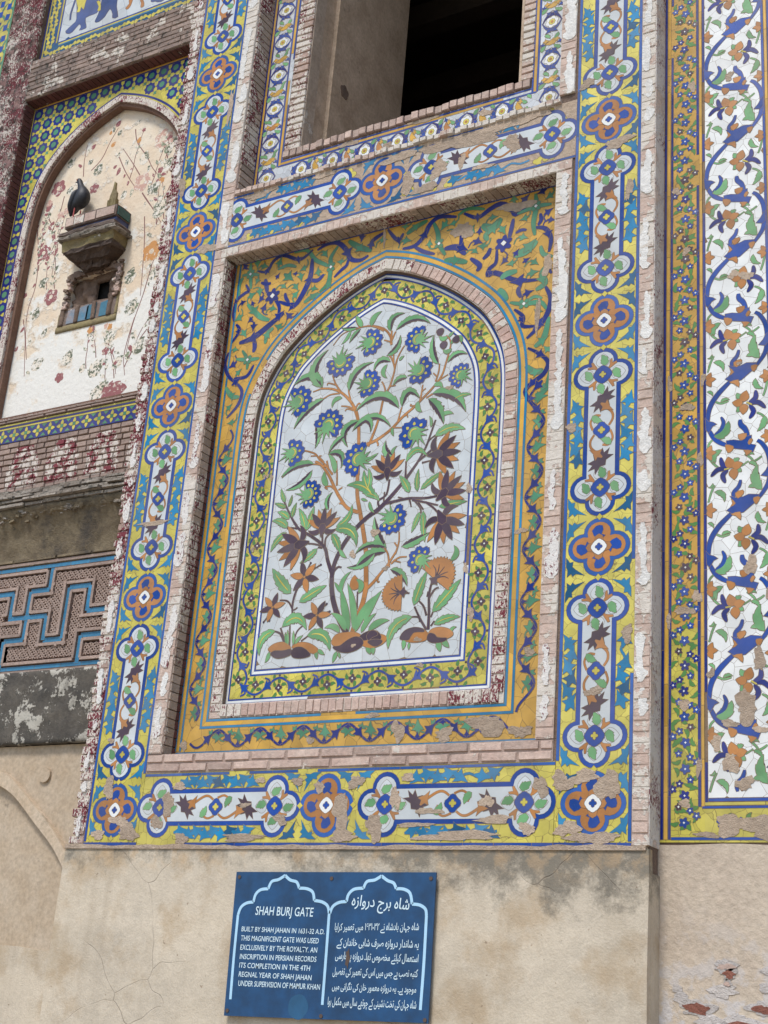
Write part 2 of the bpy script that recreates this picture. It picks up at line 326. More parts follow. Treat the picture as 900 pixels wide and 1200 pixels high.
TH = .0007      # layer step of the tile mosaic
class Panel:
    """a mosaic panel lying on the wall plane y = Y; pieces stand a little proud of the bed"""
    def __init__(s, name, label, cat, x, z, Y, group=None, gmat=None):
        s.Y = Y; s.root = empty(name, label, cat, (x, Y, z), group); s.k = 0; s.b = {}; s.g = MB(); s.cache = {}; s.gmat = gmat or MT['grout']
    def add(s, name, pts, mat, lay=1, parent=None, grout=.0022, key=None, jit=.25, at=None, label=None):
        """pts: outline in wall (x,z); or local outline when `at` gives its place (shared mesh by key)"""
        if at is None: at = inner(pts); pts = [(a-at[0], b-at[1]) for a, b in pts]
        s.k += 1; h = lay*TH+(s.k*.618 % 1)*.00012
        if grout: s.g.prism([(a+at[0], b+at[1]) for a, b in grow(pts, grout)], s.Y-h+.00016, s.Y)
        m = s.cache.get(key) if key else None
        if m is None:
            b = MB(); b.prism(pts, -TH*.9, TH*.6+.0008); m = mesh(name, b.v, b.f, mat)
            if key: s.cache[key] = m
        o = put(name, m, parent or s.root, (at[0], s.Y-h+TH*.9, at[1]))
        if jit:
            R_ = max(math.hypot(*p) for p in pts); jit = min(jit, math.degrees(.00008/max(R_, .001)))
            o.rotation_euler = (math.radians(random.uniform(-jit, jit)), 0, math.radians(random.uniform(-jit, jit)))
        if label: o['label'] = label
        return o
    def stroke(s, name, pts, w, mat, lay=1, parent=None, grout=.0022, k=5, smooth=True, seg=0):
        P = spl(pts, k) if smooth else list(pts)
        if seg:          # cut the strip into tesserae
            w0_, w1_ = w if isinstance(w, (tuple, list)) else (w, w); tot = sum(math.dist(P[i], P[i+1]) for i in range(len(P)-1)); i0 = 0; acc = 0; run = 0; nxt = seg*random.uniform(.7, 1.3); o = None
            for i in range(1, len(P)):
                d = math.dist(P[i-1], P[i]); acc += d; run += d
                if (run >= nxt and tot-acc > seg*.4) or i == len(P)-1:
                    q = P[i0:i+1]; f0, f1 = (acc-run)/tot, acc/tot
                    if i < len(P)-1:
                        u_ = _n2(q[-1][0]-q[-2][0], q[-1][1]-q[-2][1]); q = q[:-1]+[(q[-1][0]-u_[0]*.0012, q[-1][1]-u_[1]*.0012)]
                    o = s.stroke(name, q, (w0_+(w1_-w0_)*f0, w0_+(w1_-w0_)*f1), mat, lay, parent, grout, 1, False); i0 = i; run = 0; nxt = seg*random.uniform(.7, 1.3)
            return o
        if 1: pass
        P = P; s.k += 1; h = lay*TH+(s.k*.618 % 1)*.00012
        if not callable(w):
            if isinstance(w, (tuple, list)): a, b_ = w; w = lambda t, a=a, b_=b_: a+(b_-a)*t
            else: w = (lambda t, w=w: w)
        L, R = ribbon(P, w); c = P[len(P)//2]
        if grout:
            L2, R2 = ribbon(P, lambda t: w(t)+grout); s.g.add(*strip_geo(L2, R2, s.Y-h+.00016, s.Y))
        vs, fs = strip_geo([(a-c[0], b-c[1]) for a, b in L], [(a-c[0], b-c[1]) for a, b in R], -TH*.9, TH*.6+.0008)
        return put(name, mesh(name, vs, fs, mat), parent or s.root, (c[0], s.Y-h+TH*.9, c[1]))
    def line(s, a, b, w, mat, lay=1, seg=.34, name='border_tile', miss=0., parent=None):
        """a straight strip broken into tiles of uneven length"""
        L = math.hypot(b[0]-a[0], b[1]-a[1]); u = ((b[0]-a[0])/L, (b[1]-a[1])/L); t = 0
        while t < L-1e-4:
            e = min(L, t+seg*random.uniform(.6, 1.35))
            if L-e < seg*.3: e = L
            if random.random() >= miss:
                g = .0012; p, q = t+g, e-g; j = random.uniform(-.0006, .0006)
                nx, nz = -u[1]*w/2, u[0]*w/2
                P = [(a[0]+u[0]*p-nx+j, a[1]+u[1]*p-nz), (a[0]+u[0]*q-nx, a[1]+u[1]*q-nz), (a[0]+u[0]*q+nx, a[1]+u[1]*q+nz), (a[0]+u[0]*p+nx+j, a[1]+u[1]*p+nz)]
                s.add(name, P, mat, lay, grout=.0015, jit=.15, parent=parent)
            t = e
    def ground(s, x0, x1, z0, z1, mat, name='ground_tile', depth=.004):
        b = MB(); b.box(x0, x1, s.Y-.0004, s.Y+depth, z0, z1); return b.build(name, mat, s.root, ((x0+x1)/2, s.Y, (z0+z1)/2))
    def patch(s, x, z, r, rz=None, lay=5.2, mat=None, seed=None):
        """repair mortar where the tile has come away"""
        n = 15; rz = rz or r; rr = random.Random(seed if seed is not None else random.random())
        ph = [rr.uniform(0, 6.28) for _ in range(3)]
        P = []
        for i in range(n*2):
            a = PI*i/n; k = 1+.22*math.sin(2*a+ph[0])+.16*math.sin(3*a+ph[1])+.09*math.sin(7*a+ph[2])+rr.uniform(-.13, .13)
            P.append((x+r*k*math.cos(a), z+rz*k*math.sin(a)))
        return s.add('mortar_patch', P, mat or MT['mortar'], lay, grout=.0, jit=0)
    def bulk(s, name, pts, mat, lay, at, grout=.0012):
        s.k += 1; h = lay*TH+(s.k*.618 % 1)*.00012; P_ = [(a+at[0], b+at[1]) for a, b in pts]
        if grout: s.g.prism(grow(P_, grout), s.Y-h+.00016, s.Y)
        s.b.setdefault((name, mat.name), (MB(), mat))[0].prism(P_, s.Y-h, s.Y)
    def close(s):
        for (nm, _), (mb, mt) in s.b.items(): o = mb.build(nm, mt, s.root, s.root['w']); o['kind'] = 'stuff'
        if s.g.v:
            x, y, z = s.root['w']; o = s.g.build('grout', s.gmat, s.root, (x, y, z)); o['kind'] = 'stuff'

# ---- outlines
def quat(r, a, sx=1., sz=1., n=40, cut=None):
    P = []
    for i in range(n):
        t = 2*PI*i/n; best = 0
        for k in range(4):
            d = t-k*PI/2; q = r*r-(a*math.sin(d))**2
            if q > 0: best = max(best, a*math.cos(d)+math.sqrt(q))
        P.append((best*math.cos(t)*sx, best*math.sin(t)*sz))
    return P
def rosette(r, n=4, amp=.22, ph=0., k=6, sharp=1.):
    N = n*k; return [((1-amp+amp*abs(math.cos(n*(2*PI*i/N-ph)/2))**sharp*2-amp)*r*math.cos(2*PI*i/N), (1-amp+amp*abs(math.cos(n*(2*PI*i/N-ph)/2))**sharp*2-amp)*r*math.sin(2*PI*i/N)) for i in range(N)]
def rot(P, a, cx=0, cz=0, s=1.):
    c, d = math.cos(a), math.sin(a); return [(cx+s*(x*c-z*d), cz+s*(x*d+z*c)) for x, z in P]
def leaf(base, tip, bend=.15, wid=.3, ser=0, n=12, part=None):
    """leaf outline from base to tip; part: None whole, 'l'/'r' one half, 'm' midrib sliver"""
    bx, bz = base; dx, dz = tip[0]-bx, tip[1]-bz; L = math.hypot(dx, dz); ux, uz = dx/L, dz/L
    def sp(t):
        o = bend*L*4*t*(1-t); return (bx+dx*t-uz*o, bz+dz*t+ux*o)
    def hw(t): return L*wid*.5*(math.sin(PI*min(1, t**.75))**.8 if 0 < t < 1 else 0)
    def side(sg, t):
        p = sp(t); q = sp(min(1, t+.01)); r_ = sp(max(0, t-.01)); u = _n2(q[0]-r_[0], q[1]-r_[1]); h = hw(t)
        if ser: h *= 1+.28*(((t*ser) % 1)-.6)
        return (p[0]-u[1]*h*sg, p[1]+u[0]*h*sg)
    ts = [i/n for i in range(n+1)]
    if ser:
        ts = sorted(set(ts+[(k-.02)/ser for k in range(1, ser+1)]+[(k+.02)/ser for k in range(1, ser)])); ts = [t for t in ts if 0 <= t <= 1]
    if part == 'm':
        a = [sp(.12+.7*i/6) for i in range(7)]; L_, R_ = ribbon(a, lambda t: L*wid*.055*math.sin(PI*(.08+.92*t))**.6 if t < 1 else 0.0003); return L_+R_[::-1]
    if part == 'l': return [side(1, t) for t in ts]+[sp(t) for t in reversed(ts[1:-1])]
    if part == 'r': return [sp(t) for t in ts]+[side(-1, t) for t in reversed(ts[1:-1])]
    return [side(1, t) for t in ts]+[side(-1, t) for t in reversed(ts[1:-1])]
def maple(s=1.):      # spiky dark leaf
    P = [(0, -.5), (.16, -.3), (.5, -.42), (.34, -.12), (.56, .1), (.3, .12), (.36, .44), (.12, .26), (0, .56), (-.14, .26), (-.4, .4), (-.3, .1), (-.56, .04), (-.34, -.14), (-.46, -.44), (-.16, -.3)]
    return [(x*s, z*s) for x, z in P]
def hook(s=1.):       # three pointed arabesque leaf pointing +x
    P = [(-.5, -.05), (-.2, -.16), (-.24, -.42), (.02, -.26), (.2, -.12), (.6, -.02), (.22, .14), (.04, .24), (-.14, .46), (-.2, .16), (-.5, .05)]
    return [(x*s, z*s) for x, z in P]
def clipcell(poly, a, b, c):        # keep a*x+b*z<=c
    out = []; n = len(poly)
    for i in range(n):
        p, q = poly[i], poly[(i+1) % n]; dp = a*p[0]+b*p[1]-c; dq = a*q[0]+b*q[1]-c
        if dp <= 0: out.append(p)
        if (dp < 0) != (dq < 0) and dp != dq:
            t = dp/(dp-dq); out.append((p[0]+(q[0]-p[0])*t, p[1]+(q[1]-p[1])*t))
    return out
def inside(p, poly):
    r = False; n = len(poly)
    for i in range(n):
        a, b = poly[i], poly[i-1]
        if (a[1] > p[1]) != (b[1] > p[1]) and p[0] < (b[0]-a[0])*(p[1]-a[1])/(b[1]-a[1])+a[0]: r = not r
    return r
def hull(p):
    p = sorted(set((round(x, 5), round(z, 5)) for x, z in p))
    def half(q):
        h = []
        for a in q:
            while len(h) > 1 and (h[-1][0]-h[-2][0])*(a[1]-h[-2][1])-(h[-1][1]-h[-2][1])*(a[0]-h[-2][0]) <= 1e-7: h.pop()
            h.append(a)
        return h
    a = half(p); b = half(p[::-1]); return a[:-1]+b[:-1]
def cells(poly, pitch, gap=.0012, seed=1, jit=.42):
    """irregular tiles (Voronoi cells) that fill a convex outline"""
    rr = random.Random(seed); poly = hull(poly); xs = [p[0] for p in poly]; zs = [p[1] for p in poly]; pts = []
    nx = int((max(xs)-min(xs))/pitch)+2; nz = int((max(zs)-min(zs))/pitch)+2
    for i in range(-1, nx):
        for j in range(-1, nz):
            pts.append((min(xs)+(i+.5+(j % 2)*.5+rr.uniform(-jit, jit))*pitch, min(zs)+(j+.5+rr.uniform(-jit, jit))*pitch))
    out = []
    for i, p in enumerate(pts):
        R = pitch*1.6; c = [(p[0]-R, p[1]-R), (p[0]+R, p[1]-R), (p[0]+R, p[1]+R), (p[0]-R, p[1]+R)]
        for j, q in enumerate(pts):
            if j == i or abs(q[0]-p[0]) > 2.6*pitch or abs(q[1]-p[1]) > 2.6*pitch: continue
            a, b = q[0]-p[0], q[1]-p[1]; L = math.hypot(a, b); a /= L; b /= L
            c = clipcell(c, a, b, a*(p[0]+q[0])/2+b*(p[1]+q[1])/2-gap/2)
            if len(c) < 3: break
        if len(c) < 3: continue
        for k in range(len(poly)):
            A, B = poly[k], poly[(k+1) % len(poly)]; ex, ez = B[0]-A[0], B[1]-A[1]; L = math.hypot(ex, ez)
            if L < 1e-6: continue
            a, b = ez/L, -ex/L; c = clipcell(c, a, b, a*A[0]+b*A[1])
            if len(c) < 3: break
        if len(c) >= 3 and area(c) > pitch*pitch*.04: out.append(c)
    return out

# ---- bricks: a few uneven unit bricks, shared by every brick of one material
_bm = {}
def brick_mesh(mat, k):
    if (mat, k) not in _bm:
        rr = random.Random(k*7+1); j = lambda s: rr.uniform(-s, s)
        v = []
        for y, ins in ((-.5, .10), (-.36, .02), (.5, .0)):
            for sx, sz in ((-1, -1), (1, -1), (1, 1), (-1, 1)):
                v.append((sx*(.5-ins*.3)+j(.014), y+j(.03), sz*(.5-ins*.9)+j(.03)))
        f = [(0, 1, 2, 3)]
        for a in (0, 4): f += [(a+i, a+4+i, a+4+(i+1) % 4, a+(i+1) % 4) for i in range(4)]
        _bm[(mat, k)] = mesh('brick', v, f, MT[mat])
    return _bm[(mat, k)]
def brick(parent, x, y, z, sx, sy, sz, mat, ry=0., rz=0.):
    o = put('brick', brick_mesh(mat, random.randrange(6)), parent, (x, y, z)); o.scale = (sx, sy, sz)
    o.rotation_euler = (random.uniform(-.015, .015), ry+random.uniform(-.01, .01), rz+random.uniform(-.015, .015)); return o
def brick_field(parent, x0, x1, z0, z1, yf, mat, course=.046, length=.17, depth=.05, joint=.007, ragged=0., proud=.003):
    z = z0; r = 0
    nc = max(1, round((z1-z0)/course)); ch = (z1-z0)/nc
    for r in range(nc):
        x = x0; zc = z0+(r+.5)*ch; first = True
        while x < x1-.01:
            L = length*random.uniform(.8, 1.2)*(.55 if first and r % 2 else 1); first = False
            e = min(x1, x+L)
            if x1-e < length*.3: e = x1
            a = x; 
            if ragged and x == x0: a += random.uniform(-ragged, ragged)
            brick(parent, (a+e)/2, yf+depth/2-random.uniform(0, proud), zc, e-a-joint, depth, ch-joint, mat); x = e

def mortar_strip(parent, x0, x1, z0, z1, yf, mat):
    b = MB(); b.box(x0, x1, yf, yf+.02, z0, z1); b.build('mortar_bed', MT[mat], parent, ((x0+x1)/2, yf, z0))

def wash_patches(parent, x0, x1, z0, z1, y, mat, cover=.55, lmin=.06, lmax=.3, seed=1):
    """thick limewash left in ragged patches on a strip of bricks"""
    rr = random.Random(seed); z = z0; i = 0
    while z < z1:
        L = rr.uniform(lmin, lmax); e = min(z1, z+L); w = x1-x0; i += 1; n = max(4, int(L/.009)); a = []; b_ = []
        mid = rr.uniform(.38, .62); wl = rr.uniform(.32, .5); wr = rr.uniform(.32, .5); step = 0
        for k in range(n+1):
            t = k/n; zz = z+(e-z)*t; wl = min(.52, max(.15, wl+rr.uniform(-.06, .075))); wr = min(.52, max(.15, wr+rr.uniform(-.06, .075)))
            if rr.random() < .12: wl *= .55
            if rr.random() < .12: wr *= .55
            mid = min(.66, max(.34, mid+rr.uniform(-.03, .03))); q = min(1, .35+min(t, 1-t)*n*.22)
            a.append((x0+w*(mid-wl*q), zz)); b_.append((x0+w*(mid+wr*q), zz))
        a = [(max(x0+.001, p[0]), p[1]) for p in a]; b_ = [(min(x1-.001, p[0]), p[1]) for p in b_]
        vs, fs = strip_geo(a, b_, y-(i % 5)*.0003, y+.01); c = (a[n//2][0], y, z)
        vs = [(p[0]-c[0]+0, p[1]-c[1], p[2]-c[2]) for p in vs]; fs = [tuple(reversed(f)) for f in fs]
        put('limewash_patch', mesh('limewash_patch', vs, fs, MT[mat] if rr.random() < .8 else MT['limewash']), parent, c)
        z = e+L*rr.uniform(.3, 1.7)*(1-cover)/max(.2, cover)

def merlon_paint():
    """brick with faded crimson merlons painted across it"""
    b = NB('brick_with_painted_merlons'); n2 = b.noise(45, 5, .65)
    col = b.mix(b.ramp(b.noise(6, 6), .3, .7), lin((150, 128, 116)), lin((170, 148, 134))); col = b.mul(col, b.ramp(b.rand(), 0, 1, .82, 1.1)); col = b.mul(col, b.ramp(n2, .25, .75, .75, 1.12))
    x = b.sepz(0); z = b.sepz(2)
    m = b.math('ABSOLUTE', b.math('SUBTRACT', b.math('MODULO', b.math('ADD', x, 3.2+.345*20), .345), .172), 0)
    w_ = b.math('SUBTRACT', .140, b.math('MULTIPLY', b.math('MAXIMUM', b.math('SUBTRACT', z, 4.95), 0), .5))
    d = b.math('ADD', b.math('SUBTRACT', w_, m), b.math('MULTIPLY', b.math('SUBTRACT', b.noise(24, 6, .7), .5), .12))
    inside_ = b.math('MULTIPLY', b.ramp(d, 0, .004), b.math('MULTIPLY', b.ramp(z, 4.785, 4.80), b.ramp(z, 5.10, 5.085)))
    flake = b.ramp(b.noise(32, 6, .72, 5), .42, .45)
    red = b.ramp(b.math('ADD', b.noise(12, 5, .7, 8), b.math('MULTIPLY', b.noise(90, 3, .6, 3), .3)), .66, .68)
    pc = b.mix(red, lin((206, 194, 182)), lin((124, 56, 62)))
    col = b.mix(b.math('MULTIPLY', inside_, flake), col, pc)
    so = b.ramp(b.noise(7, 6, .7, 71), .58, .7, 0, .5); col = b.mix(so, col, lin((104, 92, 84)))
    b.bump(b.math('ADD', n2, b.math('MULTIPLY', b.math('MULTIPLY', inside_, flake), .8)), .6, .012); return b.done(col, .92)
MT['merlonp'] = merlon_paint()
# ================================================================ ground
gm = NB('packed_earth_ground'); gc = gm.mix(gm.ramp(gm.noise(1.2, 6), .3, .7), lin((150, 136, 116)), lin((172, 158, 138))); gm.bump(gm.noise(20, 5), .5); gm = gm.done(gc, .95)
b = MB(); b.add([(-200, -300, 0), (200, -300, 0), (200, 60, 0), (-200, 60, 0)], [(0, 1, 2, 3)])
g = b.build('ground', gm, None, (0, 0, 0)); g['kind'] = 'structure'

# ================================================================ the projecting bay: masonry
ACX = -1.0985
AP = [(0, 5.605), (.14, 5.562), (.3, 5.487), (.46, 5.385), (.58, 5.29), (.69, 5.18), (.77, 5.05), (.822, 4.92), (.845, 4.78), (.85, 4.6)]
ABOT = 3.065
def arch_outline(t, cx=ACX, shift=0., prof=None, bot=None, k=4):
    """the ogee arch outline moved inwards by t: closed, from the apex clockwise"""
    prof = prof or AP; bot = ABOT if bot is None else bot
    R = [(x, z) for x, z in spl(prof, k)]
    R = R+[(R[-1][0], bot+.6), (R[-1][0], bot)]
    full = [(-x, z) for x, z in reversed(R)]+R[1:]      # bottom left .. apex .. bottom right
    n = len(full); out = []
    for i in range(n):
        a, b, c = full[i-1], full[i], full[(i+1) % n]
        u = _n2(b[0]-a[0], b[1]-a[1]); v = _n2(c[0]-b[0], c[1]-b[1])
        nx, nz = u[1]+v[1], -(u[0]+v[0]); L2 = nx*nx+nz*nz
        out.append((cx+shift+b[0]+2*nx*t/L2, b[1]+2*nz*t/L2))
    ia = max(range(len(full)), key=lambda i: full[i][1]); X = cx+shift
    if t > 0:          # trim the two sides where they meet under the apex
        for rng in (range(ia+1, n), range(ia-1, -1, -1)):
            prev = None
            for i in rng:
                s_ = (out[i][0]-X)*(1 if i > ia else -1)
                if s_ > 1e-6:
                    if prev is not None:
                        p, q = out[prev], out[i]; f = (X-p[0])/(q[0]-p[0]) if q[0] != p[0] else 0; ap = (X, p[1]+(q[1]-p[1])*f)
                        for k in range(min(ia, prev), max(ia, prev)+1): out[k] = (ap[0]+(k-ia)*2e-6, ap[1]-abs(k-ia)*1e-6)
                    break
                prev = i
    return out            # order: bottom left, up, apex, down, bottom right
def apex_i(P): return max(range(len(P)), key=lambda i: P[i][1])
def plate_with_hole(mb, hole, x0, x1, z0, z1, yf, yb):
    i = apex_i(hole); ax, az = hole[i]
    Lp = hole[:i+1]; Rp = hole[i:]; bx = ax; bz = Lp[0][1]
    mb.prism([(x0, z0), (bx, z0), (bx, bz)]+Lp+[(ax, z1), (x0, z1)], yf, yb)
    mb.prism([(bx, z0), (x1, z0), (x1, z1), (ax, z1)]+Rp+[(bx, bz)], yf, yb)
bay = empty('bay_wall', 'projecting brick and plaster bay around the flowering tree mosaic and the open window', 'wall', (-1.1, 0, 0))
b = MB()
for bx in ((-2.665, -2.15, .006, .106, 0, 9.2), (-.036, .492, .006, .106, 0, 9.2), (-2.15, -.036, .006, .106, 0, 2.868), (-2.15, -.036, .006, .106, 5.803, 6.246)): b.box(*bx)
b.build('masonry', MT['joint'], bay)
b = MB(); plate_with_hole(b, arch_outline(.075), -2.66, .48, 2.7, 6.2, .106, .1365); b.build('arch_plate', MT['joint'], bay)
b = MB(); b.box(-2.66, .485, .1365, .62, 0, 6.2)
b.box(-2.658, -1.812, .146, 1.15, 6.2, 9.2); b.box(-.342, .485, .146, 1.15, 6.2, 9.2); b.box(-1.812, -.342, .146, 1.15, 6.2, 6.555)
b.build('core', MT['joint'], bay)
# window jambs, sill and the dark room behind
b = MB(); b.box(-1.83, -1.806, .150, .25, 6.557, 9.2); b.build('jamb_edge', MT['jambedge'], bay)
b = MB(); b.box(-1.83, -1.809, .25, .36, 6.557, 9.2); b.box(-1.812, -1.78, .36, 1.18, 6.557, 9.2); b.box(-.36, -.339, .152, 1.16, 6.557, 9.2)
b.build('jamb', MT['jamb'], bay)
b = MB(); b.prism(rot(rosette(.05, 5, .1), .3, -0, 0), -.006, .004)
hp = b.build('jamb_hole', MT['rubble'], bay, (0, 0, 0)); hp.rotation_euler = (0, 0, PI/2); hp.location = Vector((-1.783, .5, 7.2))-Vector(bay['w']); 
b = MB()
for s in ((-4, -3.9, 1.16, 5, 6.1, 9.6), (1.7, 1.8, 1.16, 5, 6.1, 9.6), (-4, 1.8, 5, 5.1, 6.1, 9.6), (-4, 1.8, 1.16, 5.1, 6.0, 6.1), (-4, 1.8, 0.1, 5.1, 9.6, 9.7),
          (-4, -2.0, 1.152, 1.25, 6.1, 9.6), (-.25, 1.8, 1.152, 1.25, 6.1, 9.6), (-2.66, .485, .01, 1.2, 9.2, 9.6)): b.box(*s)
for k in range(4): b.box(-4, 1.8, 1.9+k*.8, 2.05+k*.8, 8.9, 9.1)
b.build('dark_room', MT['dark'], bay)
# bricks of the bay
for q in ((.419, .4925, 2.41, 8.2), (-2.2345, -2.1495, 2.87, 5.80), (-2.2345, -2.1435, 5.87, 8.3), (-.036, .051, 2.87, 5.80), (-.036, .051, 6.275, 8.0)): mortar_strip(bay, *q, -.0040, 'brickwash')
mortar_strip(bay, -2.66, -2.5945, 2.41, 8.2, -.001, 'brickraw'); mortar_strip(bay, -2.234, .05, 2.7705, 2.8675, .0005, 'brick'); mortar_strip(bay, -2.234, .05, 5.805, 5.863, -.003, 'brickwash')
brick_field(bay, .418, .494, 2.41, 8.2, -.005, 'brickwash', .047, .3, .05, .004, proud=.004)       # right edge strip
for i in range(123):        # ragged left edge
    z = 2.41+i*.047
    a = random.uniform(0, .028)
    brick(bay, -2.632-a/2, .02+random.uniform(-.004, .003), z+.0235, .072+a, .05, .036+random.uniform(0, .008), 'brickraw')
brick_field(bay, -2.236, -2.148, 2.87, 5.80, -.005, 'brickwash', .047, .3, .052, .004)
brick_field(bay, -2.236, -2.142, 5.87, 8.3, -.005, 'brickwash', .047, .3, .052, .004)
brick_field(bay, -.038, .052, 2.87, 5.80, -.005, 'brickwash', .047, .3, .052, .004)
brick_field(bay, -.038, .052, 6.27, 8.0, -.005, 'brickwash', .047, .3, .052, .004)
brick_field(bay, -2.236, .052, 2.772, 2.868, -.005, 'brick', .048, .19, .052, .009)
for i in range(52):         # soldier course over the recess
    x = -2.23+i*.0439
    brick(bay, x+.022, .02, 5.831, .0385, .052, .058+random.uniform(-.004, .004), 'brickwash')
for i in range(50):         # ragged course under the window tiles
    x = -2.13+i*.0422
    brick(bay, x+.021, .014+random.uniform(-.012, .006), 6.232, .038, .06, .030+random.uniform(-.006, .010), 'brickwash', ry=random.uniform(-.04, .04))
for i in range(33): brick(bay, -1.90+i*.05, .150+random.uniform(-.01, .006), 6.532+random.uniform(-.002, .004), .044, .05, .05+random.uniform(-.006, .008), 'brick')
brick_field(bay, -1.925, -1.806, 6.557, 8.6, .135, 'brickred', .047, .3, .04)
brick_field(bay, -.34, -.262, 6.557, 8.3, .135, 'brickwash', .047, .3, .04)
for i in range(62):
    brick(bay, -2.1475, .036, 2.895+i*.047, .012, .066, .043, 'retn'); brick(bay, -2.1478, .085, 2.895+i*.047, .012, .028, .040, 'maroon')      # left reveal
for i in range(48): brick(bay, -2.1385, .075, 6.30+i*.047, .012, .13, .040, 'retn')
for i in range(48): brick(bay, -2.12+i*.044, .055, 5.8055, .038, .09, .010, 'retn')       # soffit
b = MB(); b.box(.485, .4955, -.002, .1195, 2.41, 9.2); b.build('return_face', MT['retface'], bay, (.49, .06, 2.41))
wash_patches(bay, .420, .493, 2.95, 8.1, -.0086, 'limewash', .62, .06, .32, 3)
wash_patches(bay, -2.234, -2.151, 2.95, 5.78, -.0090, 'limered', .7, .1, .4, 4); wash_patches(bay, -2.234, -2.146, 5.9, 8.2, -.0090, 'limewash', .75, .1, .4, 5)
wash_patches(bay, -.034, .050, 4.35, 5.78, -.0090, 'limewash', .85, .3, .6, 6); wash_patches(bay, -.034, .050, 2.95, 4.3, -.0090, 'limered', .5, .05, .25, 7); wash_patches(bay, -.034, .050, 6.27, 7.9, -.0090, 'limewash', .8, .2, .5, 8)
wash_patches(bay, -2.66, -2.60, 2.45, 8.0, -.0125, 'limered', .55, .05, .2, 9)
# plaster base of the bay: uneven outline
rr = random.Random(5)
top = [(.5-3.19*i/40, 2.392+rr.uniform(-.004, .005)) for i in range(41)]
lft = [(-2.69+rr.uniform(-.008, .008), 2.36-2.36*i/16) for i in range(17)]
b = MB(); b.prism([(.503, 0), (.502, 1.0), (.498, 1.9), (.503, 2.3)]+top+lft, -.022, .02); b.box(-2.66, .50, .02, .16, 0, 2.3); b.build('plaster_base', MT['base'], bay)
b = MB(); b.prism([(.49, 2.386), (.49, 2.404)]+[(x, z+.012+rr.uniform(-.003, .003)) for x, z in top]+[(-2.69, 2.386)], -.03, .0); b.build('plaster_lip', MT['mortar'], bay)

